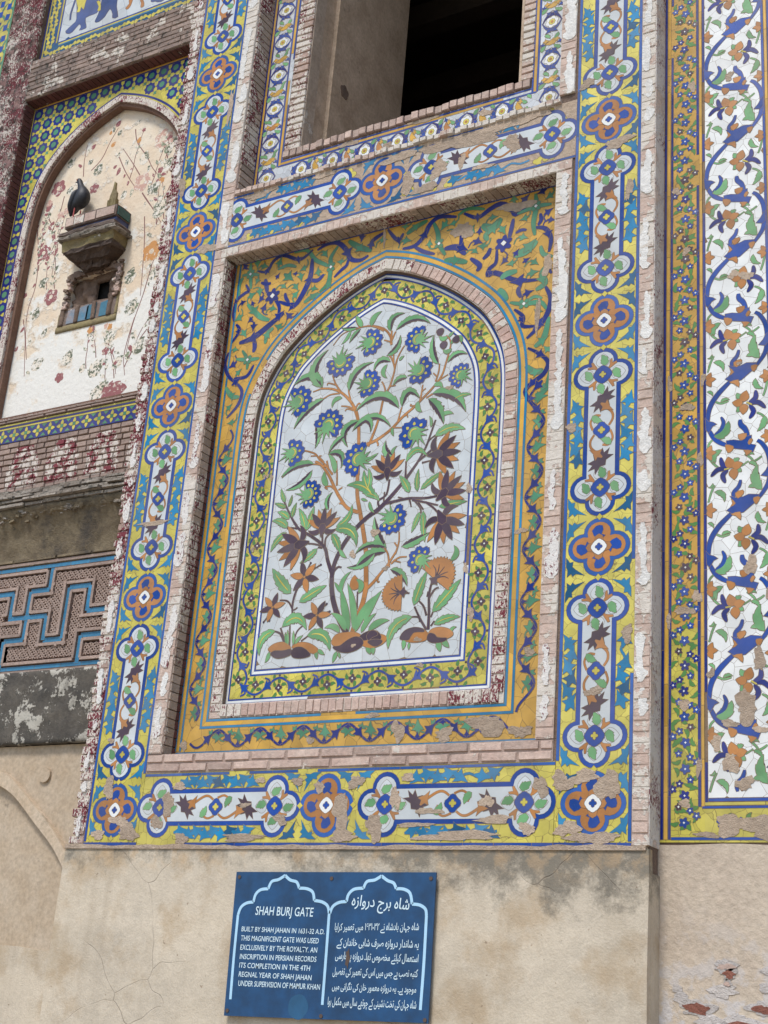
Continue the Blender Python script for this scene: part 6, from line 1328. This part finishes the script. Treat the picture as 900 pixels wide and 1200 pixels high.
for t1, t2, m_ in ((-.028, -.012, 'navy'), (-.012, .0, 'yellow')):
    A_0 = arch_outline(t1, NCX, 0, NPF, NB_); B_0 = arch_outline(t2, NCX, 0, NPF, NB_)
    for k in range(0, len(A_0)-3, 3): P.add('border_tile', A_0[k:k+4]+B_0[k:k+4][::-1], T[m_], 1.7, grout=.001, jit=0)
pit = .1115; lim = arch_outline(-.055, NCX, 0, NPF, 5.2); lim2 = arch_outline(-.035, NCX, 0, NPF, 5.2)
def star8(r): return [((r if k % 2 == 0 else r*.80)*math.cos(k*PI/8), (r if k % 2 == 0 else r*.80)*math.sin(k*PI/8)) for k in range(16)]
for i in range(17):
    for j in range(25):
        x = -4.688+i*pit; z = 7.985-j*pit
        if x < -3.0 and not inside((x, z), lim):
            s_ = P.add('star', star8(.0535), T['navy' if random.random() < .6 else 'blue'], 1.9, at=(x, z), key='s%d' % random.randrange(2), grout=.0015)
            P.add('star_centre', [(.025*math.cos(k*PI/4+.4), .025*math.sin(k*PI/4+.4)) for k in range(8)], T['seagreen'], 2.7, s_, at=(x, z), key='sc', grout=.001)
        for dx, dz, kk in ((pit/2, pit/2, 0), (pit/2, 0, 1), (0, pit/2, 2)):
            xx, zz = x+dx, z-dz
            if kk == 0 and xx < -3.0 and not inside((xx, zz), lim2): P.add('square_tile', rosette(.018, 4, .2, PI/4, k=2), T['seagreen'], 1.7, at=(xx, zz), key='sq', grout=.0015)
P.close()
# limewashed arch ring
b = MB(); n = len(nh0)
def ringgeo(b, A1, B1, yf, yb):
    n = len(A1)
    for i in range(n):
        j = (i+1) % n; q = [A1[i], A1[j], B1[j], B1[i]]
        b.add([(p[0], yf, p[1]) for p in q]+[(p[0], yb, p[1]) for p in q], [(3, 2, 1, 0), (0, 1, 5, 4), (2, 3, 7, 6)])
ringgeo(b, arch_outline(.001, NCX, 0, NPF, NB_+.002), arch_outline(.052, NCX, 0, NPF, NB_), YS-.014, YS+.01)
r0 = b.build('limewashed_ring', MT['archred'], None, (NCX, YS, 6.6)); tag(r0, 'thin limewashed arch rib flecked with brown around the left painted niche', 'arch')

# ---- blue strip of four-petalled flowers under the painted niche
P = Panel('flower_strip', 'blue tile strip of yellow four-petalled flowers below the painted niche', 'tile strip', -3.8, 5.145, YL)
P.ground(-4.9, -2.70, 5.142, 5.282, tile('cobalt_tile_ground', (38, 52, 124), joints=15))
for z_, m_ in ((5.276, 'yellow'), (5.262, 'navy'), (5.248, 'yellow')): P.line((-4.9, z_), (-2.70, z_), .010, T[m_], 2)
for i in range(20):
    x = -4.86+i*.108
    for k in range(4): P.add('petal', rot(leaf((.006, 0), (.046, 0), 0, .62, n=8), k*PI/2), T['yellow'], 2.2, at=(x, 5.194), key='p%d' % k)
    P.add('flower_centre', [(.016*math.cos(k*PI/2+PI/4), .016*math.sin(k*PI/2+PI/4)) for k in range(4)], T['seagreen'], 3.0, at=(x, 5.194), key='fc')
    for s in (-1, 1): P.add('green_tile', [(-.022, 0), (0, -.022*s), (.022, 0)], T['seagreen'], 2.1, at=(x+.054, 5.194+s*.044), key='gt%d' % s)
P.close()

# ---- elephant panel
YE = .55
P = Panel('elephant_mosaic', 'white tile picture with the legs of slate blue elephants at the upper left', 'mosaic', -3.8, 8.43, YE)
P.ground(-4.742, -2.965, 8.428, 9.6, T['teal'])
P.line((-4.735, 8.435), (-4.735, 9.5), .012, T['navy'], 1.6); P.line((-4.718, 8.44), (-4.718, 9.5), .010, T['yellow'], 1.8)
for xx, w_, m_ in ((-4.600, .010, 'blue'), (-4.585, .014, 'yellow'), (-4.570, .010, 'blue')): P.line((xx, 8.435+xx+4.735), (xx, 9.5), w_, T[m_], 2)
for zz, w_, m_ in ((8.553, .010, 'turquoise'), (8.566, .012, 'yellow'), (8.580, .010, 'blue')): P.line((-4.56, zz), (-2.97, zz), w_, T[m_], 2.1)
for c_ in cells([(-4.565, 8.586), (-2.98, 8.586), (-2.98, 9.5), (-4.565, 9.5)], .115, .0014, 8): P.add('white_tile', c_, T['white'], 1.0, grout=0, jit=.1)
def knot(x, z, a, s=1.): P.add('knot_tile', rot([(-.042, -.006), (-.034, -.020), (-.018, -.016), (-.008, -.006), (.008, -.006), (.018, -.018), (.036, -.018), (.042, -.002), (.034, .016), (.020, .016), (.010, .006), (-.008, .006), (-.018, .018), (-.036, .014)], a, s=s), T['yellow'], 1.8, at=(x, z))
for i in range(22):
    for r_ in range(2): knot(-4.68+i*.082+r_*.03, 8.465+r_*.046, .25+random.uniform(-.1, .1) if i % 2 else -.3)
for i in range(12):
    for r_ in range(2): knot(-4.685+r_*.046, 8.56+i*.082+r_*.03, PI/2+(.25 if i % 2 else -.3))
E_ = Fr(60, 0, 5, YE)
def eg(name, pts, mat, lay=2.4, k=3): P.add(name, spl(E_.l(pts), k, True), mat, lay, jit=0)
EL = T['elephant']
eg('elephant', [(150, 5), (150, 110), (130, 140), (85, 183), (98, 198), (125, 188), (165, 142), (175, 160), (165, 178), (202, 166), (206, 150), (202, 105), (250, 84), (280, 60), (290, -20), (280, -120), (160, -120)], EL, 2.4, 2)
P.stroke('elephant_tail', E_.l([(150, -20), (132, 30), (116, 80), (112, 118)]), (.010, .007), EL, 2.4)
eg('elephant', [(300, -30), (285, 60), (262, 112), (258, 130), (280, 128), (315, 98), (345, 52), (360, 82), (360, 106), (392, 98), (384, 40), (390, -60), (360, -120), (300, -120)], EL, 2.5, 2)
eg('elephant', [(600, -60), (585, -5), (590, 12), (610, 8), (625, 12), (660, 0), (665, -60)], EL, 2.4, 2)
for q in ([(150, 10), (158, 48), (152, 72), (170, 66), (176, 40), (190, 56), (200, 20), (206, -20), (150, -20)], [(268, 10), (280, 40), (272, 62), (290, 60), (288, 10)]): eg('saddle_cloth', q, T['yellow'], 3.0, 2)
for q in ([(455, -20), (458, 22), (436, 48), (448, 54), (468, 30), (480, -20)], [(515, -20), (528, 18), (525, 42), (540, 40), (545, 20), (530, -20)]): eg('leg', q, T['orange'], 2.6, 2)
P.close()
# ---- yellow panel at the far upper left
FL = Fr(0, 0, 9.23, YL)
P = Panel('corner_tile_panel', 'worn yellow and blue tile panel with green edge at the far upper left corner', 'tile panel', -5.4, 8.1, YL-.012)
P.ground(-6.2, -5.078, 7.9, 9.4, T['yground']); P.line((-5.086, 7.9), (-5.086, 9.4), .016, T['seagreen'], 2)
for i in range(5):
    for j in range(12):
        x = -5.14-i*.085; z = 9.3-j*.105+(i % 2)*.05
        P.add('blue_tile', rot([(-.022, -.026), (.02, -.03), (.026, .024), (-.018, .03)], random.uniform(-.2, .2)), T['blue'], 1.8, at=(x, z))
        P.add('green_tile', rot(leaf((-.05, 0), (.05, 0), .1, .18, n=6), 1.0 if (i+j) % 2 else -1.0), T['seagreen'], 1.6, at=(x+.04, z-.05))
for q in ((-5.15, 8.25, .06, .14), (-5.25, 8.6, .06, .05), (-5.12, 8.05, .03, .1)): P.patch(*q, lay=4)
P.close()

# ---- fretwork panel of carved brick
YJ = YL
P = Panel('fret_panel', 'carved brick fret panel with turquoise key pattern lines on the lower left wall', 'carved panel', -3.6, 3.52, YJ)
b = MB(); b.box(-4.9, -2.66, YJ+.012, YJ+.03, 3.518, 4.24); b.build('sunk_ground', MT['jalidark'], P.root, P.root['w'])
SEG = [((-3.643, 4.20), (-3.643, 4.05)), ((-3.643, 4.05), (-3.80, 4.05)), ((-3.80, 4.05), (-3.80, 3.735)), ((-3.96, 3.878), (-3.63, 3.878)), ((-3.63, 3.878), (-3.63, 3.72)), ((-3.63, 3.72), (-3.475, 3.72)), ((-3.475, 3.72), (-3.475, 4.048)), ((-3.475, 4.048), (-3.30, 4.048)), ((-3.30, 4.048), (-3.30, 3.882)), ((-3.30, 3.882), (-3.15, 3.882)), ((-3.155, 3.73), (-3.322, 3.73)), ((-3.322, 3.73), (-3.322, 3.553)), ((-3.80, 3.735), (-3.966, 3.735)), ((-3.966, 3.735), (-3.966, 3.553)), ((-3.155, 3.882), (-3.155, 3.73)), ((-3.15, 3.882), (-3.0, 3.882)), ((-3.0, 4.2), (-3.0, 3.882))]
S2 = SEG+[((a[0]-.644, a[1]), (b_[0]-.644, b_[1])) for a, b_ in SEG if a[0] < -3.2]
S2 += [((-4.9, 4.207), (-2.67, 4.207)), ((-4.9, 3.552), (-2.67, 3.552))]
S2 = [s for i, s in enumerate(S2) if s != ((-3.155, 3.882), (-3.155, 3.73))]
def dseg(p):
    best = 9
    for a, b_ in S2:
        vx, vz = b_[0]-a[0], b_[1]-a[1]; L2 = vx*vx+vz*vz or 1e-9; t = max(0, min(1, ((p[0]-a[0])*vx+(p[1]-a[1])*vz)/L2))
        best = min(best, math.hypot(p[0]-a[0]-vx*t, p[1]-a[1]-vz*t))
    return best
lat = MB(); cz = .0145
for i in range(int(2.2/cz)):          # pierced lattice: small bars crossing at 60 degrees
    for j in range(int(.72/cz)):
        x = -4.88+i*cz; z = 3.525+j*cz; d = dseg((x, z))
        if d < .048: continue
        k = (i+2*j) % 3; a = (0.5236, PI/2, -.5236)[(i+j) % 3]; r_ = .0105; w_ = .0030
        c0, s0 = math.cos(a), math.sin(a)
        lat.prism([(x-r_*c0+w_*s0, z-r_*s0-w_*c0), (x+r_*c0+w_*s0, z+r_*s0-w_*c0), (x+r_*c0-w_*s0, z+r_*s0+w_*c0), (x-r_*c0-w_*s0, z-r_*s0+w_*c0)], YJ-.0045-((i*7+j*3) % 5)*.0004, YJ+.012)
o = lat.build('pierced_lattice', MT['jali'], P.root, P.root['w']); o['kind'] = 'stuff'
fr2 = MB()
for n_, (a, b_) in enumerate(S2):
    vx, vz = b_[0]-a[0], b_[1]-a[1]; L = math.hypot(vx, vz); ux, uz = vx/L, vz/L
    for s in (-1, 1):      # raised fillets both sides, cut where they would run over another line
        m = int(L/.012)+8; run = None
        for q in range(-4, m+1):
            t = q*.012; p = (a[0]+ux*t-uz*s*.030, a[1]+uz*t+ux*s*.030); good = dseg(p) > .0235 and t < L+.05
            if good and run is None: run = t
            if (not good or q == m) and run is not None:
                e = t-.012
                if e-run > .02:
                    w_ = .0095; f0 = (a[0]+ux*run, a[1]+uz*run); f1 = (a[0]+ux*e, a[1]+uz*e)
                    Q = [(f0[0]-uz*s*(.030-w_), f0[1]+ux*s*(.030-w_)), (f1[0]-uz*s*(.030-w_), f1[1]+ux*s*(.030-w_)), (f1[0]-uz*s*(.030+w_), f1[1]+ux*s*(.030+w_)), (f0[0]-uz*s*(.030+w_), f0[1]+ux*s*(.030+w_))]
                    bb = MB(); bb.prism(Q, YJ-.014-(n_ % 7)*.0005-(s > 0)*.0003, YJ+.012); c = inner(Q); bb.build('fillet', MT['jali'], P.root, (c[0], YJ, c[1]))
                run = None
    P.line(a, b_, .030 if n_ < len(S2)-2 else .024, MT['frettq'], 3+(n_ % 5)*1.3, seg=.2, miss=.0, name='turquoise_tile')
P.close()

# ---- faded plants painted on the niche plaster (pigment with its own thickness of plaster)
N1, N2 = Fr(0, 0, 3.6, NY), Fr(0, 180, 3.6, NY)
P = Panel('painted_plants', 'flaked painting of crimson flowers and grey green leaves on the left niche plaster', 'painting', NCX, 5.6, NY)
PK = .0019
def pl(fr, x, y, r, mat, kind='leaf', ang=None):
    c = fr(x, y); a = random.uniform(.6, 1.6) if ang is None else ang
    if kind == 'leaf': P.add('painted_leaf', rot(leaf((-r*PK, 0), (r*PK, 0), .08, .72, 4 if r > 20 else 0, n=10), a), PT[mat], 1.2, at=c, grout=0, jit=0)
    else:
        f = P.add('painted_flower', rosette(r*PK, 5, .13, a, k=7), PT[mat], 1.2, at=c, grout=0, jit=0)
        if r > 30: P.add('flower_centre', rosette(r*PK*.28, 5, .1, k=3), MT['fresco'], 2.0, f, at=c, grout=0, jit=0)
for q in ((305, 688, 26), (420, 715, 30), (615, 665, 32), (710, 695, 36), (730, 605, 34), (655, 795, 36), (680, 870, 36), (525, 822, 20), (502, 655, 12), (385, 683, 16), (583, 518, 14), (370, 605, 8), (440, 607, 8), (538, 685, 12), (508, 560, 14)): pl(N1, *q, 'green')
for q in ((503, 522, 16), (480, 610, 13), (397, 620, 13), (470, 560, 10), (487, 705, 10), (555, 718, 10), (590, 590, 14)): pl(N1, *q, 'red' if q[0] % 2 else 'orange')
for q in ((248, 795, 38, 'red'), (398, 795, 24, 'red'), (690, 585, 44, 'pinkp'), (600, 768, 42, 'pinkp')): pl(N1, *q, 'f')
for q in ((210, 245, 32), (525, 175, 20), (680, 240, 36), (555, 515, 36), (560, 645, 38), (155, 675, 28), (185, 545, 26), (410, 905, 44), (470, 770, 34), (500, 880, 30), (590, 810, 38), (300, 155, 22), (140, 365, 10), (190, 755, 18), (650, 505, 26), (430, 1000, 40), (350, 905, 20), (160, 890, 34), (290, 860, 34)): pl(N2, *q, 'green' if q[2] < 42 or 1 else 'palegreen')
for q in ((185, 420, 36, 'red'), (215, 605, 36, 'red'), (640, 412, 44, 'orange'), (250, 945, 22, 'red'), (105, 598, 13, 'red')): pl(N2, *q, 'f')
for q in ((70, 825, 12), (160, 310, 9), (182, 320, 8)): pl(N2, *q, 'orange' if q[0] > 300 else 'red')
lim3 = arch_outline(.12, NCX, 0, NPF, 5.2)
def plant(x, z, h_, lean, sd):
    q = random.Random(sd); pts = [(x, z)]; n = int(h_/.05); a = PI/2+lean
    for i in range(n): a += q.uniform(-.16, .16); pts.append((pts[-1][0]+.05*math.cos(a), pts[-1][1]+.05*math.sin(a)))
    pts = [p for p in pts if inside(p, lim3) and not (-4.22 < p[0] < -3.56 and 6.0 < p[1] < 6.98)]
    if len(pts) < 4: return
    for i in range(len(pts)-1):
        if math.dist(pts[i], pts[i+1]) > .08: pts = pts[:i+1]; break
    if len(pts) < 4: return
    P.stroke('painted_stem', pts, (.0038, .0016), PT['stem'], 1.0, grout=0, k=3)
    for i in range(1, len(pts)-1):
        for s in (-1, 1):
            if q.random() < .6:
                b_ = a+s*q.uniform(.5, 1.0); r_ = q.uniform(.014, .030); c = (pts[i][0]+r_*math.cos(b_), pts[i][1]+r_*math.sin(b_))
                P.add('painted_leaf', rot(leaf((-r_, 0), (r_, 0), .1, .5, 3, n=7), b_), PT[q.choice(('green', 'palegreen', 'palegreen', 'green', 'red'))], 1.25, at=c, grout=0, jit=0)
    P.add('painted_flower', rosette(q.uniform(.018, .034), 5, .14, q.random(), k=6), PT[q.choice(('red', 'pinkp', 'orange', 'pinkp'))], 1.4, at=pts[-1], grout=0, jit=0)
for i in range(30): plant(-4.62+(i*.618 % 1)*1.35, 5.45+(i*.37 % 1)*1.75, .28+(i*.53 % 1)*.5, ((i*.71) % 1-.5)*.8, i)
pl(N2, 480, 1012, 60, 'red', 'leaf', .25); pl(N2, 420, 1018, 48, 'green', 'leaf', .3)
for fr, L in ((N1, [(352, 745), (356, 680), (370, 612)]), (N1, [(385, 720), (430, 670), (465, 600), (500, 540)]), (N1, [(500, 655), (525, 715), (550, 760), (578, 800)]), (N1, [(572, 545), (580, 600), (620, 660), (645, 710), (680, 752)]), (N1, [(690, 600), (705, 660), (715, 720)]), (N1, [(600, 815), (630, 860), (668, 905)]),
              (N2, [(205, 275), (230, 330), (232, 420), (218, 520)]), (N2, [(158, 320), (162, 440), (150, 560), (118, 660), (108, 760), (112, 870)]), (N2, [(98, 700), (106, 780), (102, 940)]), (N2, [(610, 265), (608, 400), (592, 600)]), (N2, [(568, 690), (540, 780), (522, 860), (526, 935)]), (N2, [(640, 470), (605, 590), (560, 720), (530, 850)]), (N2, [(690, 250), (688, 340), (640, 470)]), (N2, [(600, 165), (640, 225), (680, 292)]), (N2, [(272, 180), (250, 260), (215, 340)]), (N2, [(455, 800), (480, 860), (488, 930)]), (N2, [(620, 740), (570, 810), (535, 880)]), (N2, [(720, 130), (690, 200), (660, 300)]), (N2, [(590, 90), (560, 40), (520, -20)])):
    Q_ = spl(fr.l(L), 5); P.stroke('painted_stem', Q_, (.0042, .0022), PT['stem'], 1.0, grout=0, smooth=False)
    for k_ in range(3, len(Q_)-1, 3):
        if random.random() < .75:
            a = math.atan2(Q_[k_][1]-Q_[k_-1][1], Q_[k_][0]-Q_[k_-1][0])+random.choice((-1, 1))*random.uniform(.5, .9); r_ = random.uniform(.016, .034)
            P.add('painted_leaf', rot(leaf((0, 0), (2*r_, 0), .1, .5, 0, n=8), a), PT[random.choice(('green', 'palegreen', 'palegreen', 'green', 'red'))], 1.3, at=(Q_[k_][0]+r_*math.cos(a), Q_[k_][1]+r_*math.sin(a)), grout=0, jit=0)
P.close()

# ---- projecting nest bracket with its broken hole
HX0, HX1, HZ0, HZ1 = -4.19, -3.725, 6.275, 6.52
br = empty('nest_bracket', 'broken masonry bracket jutting from the painted niche above a dark hole', 'bracket', (-3.95, .75, 6.5))
def slab(name, x0, x1, y0, z0, z1, mat, amp=.006, tap=0.):
    n = 12; vs = []; fs = []
    b = MB(); rr = random.Random(name)
    def jj(): return rr.uniform(-amp, amp)
    m = 9; rows = []
    for j, z in enumerate((z0, z0+(z1-z0)*.5, z1)):
        row = []
        k = 1-j/2
        xa, xb, ya = x0+tap*k, x1-tap*k, y0+tap*.8*k
        pts = [(xa, .75)]+[(xa, .75+(ya-.75)*t) for t in (.5,)]+[(xa+(xb-xa)*i/m, ya) for i in range(m+1)]+[(xb, .75+(ya-.75)*.5), (xb, .75)]
        rows.append([(x+jj(), y+(jj() if y < .75 else .01), z+jj()*.7) for x, y in pts])
    L = len(rows[0]); vs = sum(rows, [])
    for j in range(2):
        for i in range(L-1): fs.append((j*L+i, j*L+i+1, (j+1)*L+i+1, (j+1)*L+i))
    fs.append(tuple(range(2*L, 3*L))); fs.append(tuple(reversed(range(0, L))))
    c = ((x0+x1)/2, .75, z0)
    return put(name, mesh(name, [(a-c[0], y-c[1], z-c[2]) for a, y, z in vs], fs, MT[mat]), br, c)
slab('top_slab', -4.19, -3.712, .602, 6.848, 6.936, 'slate', .003)
for k_, (xa, xb, m_) in enumerate(((-4.175, -4.105, 'brick'), (-4.098, -4.01, 'archwhite'), (-4.0, -3.90, 'brick'), (-3.89, -3.725, 'brick'))):
    b = MB(); b.box(xa, xb, .594, .604, 6.858, 6.922); b.build('facing_tile', MT[m_], br, (xa, .6, 6.858))
b = MB(); b.box(-3.716, -3.704, .615, .735, 6.858, 6.922); b.build('facing_tile', MT['tileteal'], br, (-3.71, .6, 6.858))
slab('strip', -4.13, -3.72, .622, 6.790, 6.850, 'tileco', .003); slab('ledge', -4.205, -3.690, .570, 6.768, 6.792, 'slate', .006); slab('ledge', -4.20, -3.67, .562, 6.728, 6.752, 'cornice', .007); slab('strip', -4.17, -3.70, .60, 6.750, 6.770, 'rubble', .004)
slab('fascia', -4.185, -3.70, .597, 6.652, 6.730, 'ylime', .010, .010)
for i in range(44):
    rx = random.choice((HX0, HX1))+random.gauss(0, .012); rz = random.uniform(HZ0, HZ1+.05); brick(br, rx, .745, rz, random.uniform(.02, .05), .03, random.uniform(.015, .03), random.choice(('rubble', 'slate', 'archpink')), ry=random.uniform(-.4, .4))
    rx = random.uniform(HX0, HX1); brick(br, rx, .745, HZ1+random.uniform(-.005, .04), random.uniform(.03, .06), .03, random.uniform(.015, .03), 'rubble', ry=random.uniform(-.3, .3)); slab('corbel', -4.175, -3.705, .600, 6.628, 6.655, 'slate', .008, .012); slab('corbel', -4.15, -3.72, .615, 6.575, 6.632, 'rubble', .010, .05); slab('corbel', -4.08, -3.80, .665, 6.525, 6.58, 'rubble', .016, .03)
slab('finial', -3.945, -3.85, .722, 6.937, 7.09, 'ylime', .007, .0); b = MB(); b.prism([(-3.94, 7.085), (-3.868, 7.085), (-3.872, 7.15), (-3.892, 7.18), (-3.897, 7.24), (-3.91, 7.25), (-3.915, 7.19), (-3.93, 7.14)], .735, .752); b.build('finial_tip', MT['ylime'], br, (-3.9, .74, 7.085))
rough('broken_back', HX0-.02, -3.985, HZ0-.03, HZ1+.03, .80, 'rubble', br, .035, .016, .03, 14); rough('broken_back', -3.835, HX1+.02, HZ0-.03, HZ1+.03, .775, 'rubble', br, .035, .016, .03, 15)
rough('broken_back', -3.985, -3.835, 6.475, HZ1+.03, .79, 'rubble', br, .02, .016, .03, 12); rough('broken_back', -3.985, -3.835, HZ0-.03, 6.315, .785, 'rubble', br, .02, .016, .03, 12)
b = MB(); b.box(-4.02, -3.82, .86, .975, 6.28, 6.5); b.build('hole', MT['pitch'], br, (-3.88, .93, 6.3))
for k_, (xa, m_) in enumerate(((-4.165, 'tileworn'), (-4.055, 'tileworn'), (-3.985, 'tiletq'), (-3.862, 'tiletq'))):
    b = MB(); b.prism([(xa, 6.152), (xa+.085, 6.150), (xa+.088, 6.262+random.uniform(-.01, .012)), (xa+.004, 6.258)], .742, .76); b.build('turquoise_tile', MT[m_], br, (xa, .75, 6.15))
rough('sill', -4.225, -3.70, 6.135, 6.278, .748, 'slate', br, .004, .02, .02); rough('yellow_edge', -4.255, -3.70, 6.095, 6.14, .742, 'ylime', br, .004, .015, .02); rough('yellow_edge', -3.722, -3.700, 6.14, 6.54, .745, 'ylime', br, .010, .012, .02); rough('yellow_edge', -4.245, -4.215, 6.14, 6.24, .742, 'ylime', br, .004, .015, .02)
for xa in (-4.215, -4.075, -3.92, -3.775): rough('divider', xa-.014, xa+.020, 6.145, 6.285+random.uniform(-.01, .03), .735, 'rubble', br, .008, .012, .03)

# ---- the pigeon
KY = .665
KB = Fr(60, 190, 6, KY)
pg = empty('pigeon', 'dark grey pigeon perched on the left end of the broken bracket', 'bird', (KB(185, 360)[0], KY, 6.936))
def loft(name, rows, mat, seg=14):
    vs, fs = [], []
    for r_, (c, u, w_, rx, ry) in enumerate(rows):       # centre, spine direction in xz, half width in plane, half depth in y
        n_ = (-u[1], u[0])
        for k in range(seg): a = 2*PI*k/seg; vs.append((c[0]+n_[0]*rx*math.cos(a), w_+ry*math.sin(a), c[1]+n_[1]*rx*math.cos(a)))
    for r_ in range(len(rows)-1):
        for k in range(seg): a, b_ = r_*seg+k, r_*seg+(k+1) % seg; fs.append((a, b_, b_+seg, a+seg))
    fs.append(tuple(reversed(range(seg)))); fs.append(tuple(range((len(rows)-1)*seg, len(rows)*seg)))
    c = pg['w']; return put(name, mesh(name, [(a-c[0], y-c[1], z-c[2]) for a, y, z in vs], fs, mat, True), pg, c)
def spine(pts, mat, name):
    P2 = [(KB(x, y), a, b_) for x, y, a, b_ in pts]; Q = spl([(c[0], c[1], a, b_) for c, a, b_ in P2], 4); rows = []
    for i, q in enumerate(Q):
        p0, p1 = Q[max(0, i-1)], Q[min(len(Q)-1, i+1)]; rows.append(((q[0], q[1]), _n2(p1[0]-p0[0], p1[1]-p0[1]), KY, q[2], q[3]))
    return loft(name, rows, mat)
def feather(name, c1, c2):
    b = NB(name); col = b.mix(b.ramp(b.noise(60, 4), .35, .65), lin(c1), lin(c2)); b.bump(b.noise(140, 4), .3, .003); return b.done(col, .55)
fm = feather('dark_grey_feathers', (26, 27, 31), (38, 39, 44)); fw = feather('wing_feathers', (44, 46, 50), (60, 61, 66))
bd = spine([(136, 386, .006, .010), (146, 360, .012, .018), (168, 325, .030, .036), (200, 290, .054, .050), (222, 255, .058, .054), (224, 222, .046, .046), (215, 190, .028, .030), (208, 165, .021, .022), (203, 148, .021, .020), (197, 134, .016, .015), (195, 128, .004, .004)], fm, 'body')
w2 = spine([(137, 380, .005, .012), (150, 340, .014, .050), (172, 290, .024, .060), (190, 245, .022, .058), (200, 212, .008, .03)], fw, 'wing')
bk = [KB(186, 150), KB(168, 154)]; b = MB(); b.add([(bk[0][0], KY-.005, bk[0][1]+.006), (bk[0][0], KY+.005, bk[0][1]+.006), (bk[0][0], KY, bk[0][1]-.005), (bk[1][0], KY, bk[1][1]-.002)], [(0, 1, 3), (1, 2, 3), (2, 0, 3), (0, 2, 1)]); b.build('beak', flat('dark_beak', (50, 46, 44)), pg, pg['w'])
ey = KB(194, 143); b = MB(); b.prism([(ey[0]+.004*math.cos(k), ey[1]+.004*math.sin(k)) for k in range(6)], KY-.0205, KY-.012); b.build('eye', flat('orange_eye', (190, 90, 40), .2), pg, pg['w'])
lm = flat('pink_leg_skin', (176, 84, 80))
for s, x in ((-1, 178), (1, 196)):
    b = MB(); q = KB(x, 345); f = (q[0], 6.937)
    L_, R_ = ribbon([(q[0], q[1]+.01), (q[0]-.002, 6.95), (f[0]-.002, 6.939)], .0035); b.add(*strip_geo(L_, R_, KY+s*.018-.0035, KY+s*.018+.0035))
    for tx, ty in ((-.026, 0), (-.02, -.014), (-.02, .014), (.016, 0)):
        b.box(min(f[0], f[0]+tx), max(f[0], f[0]+tx), KY+s*.018+min(0, ty)-.0025, KY+s*.018+max(0, ty)*.6+.0025, 6.9365, 6.941)
    b.build('leg', lm, pg, pg['w'])

for o in (br, pg): o.location = o.location+Vector((.088, -.085, -.066))     # seat the bracket on the niche plaster
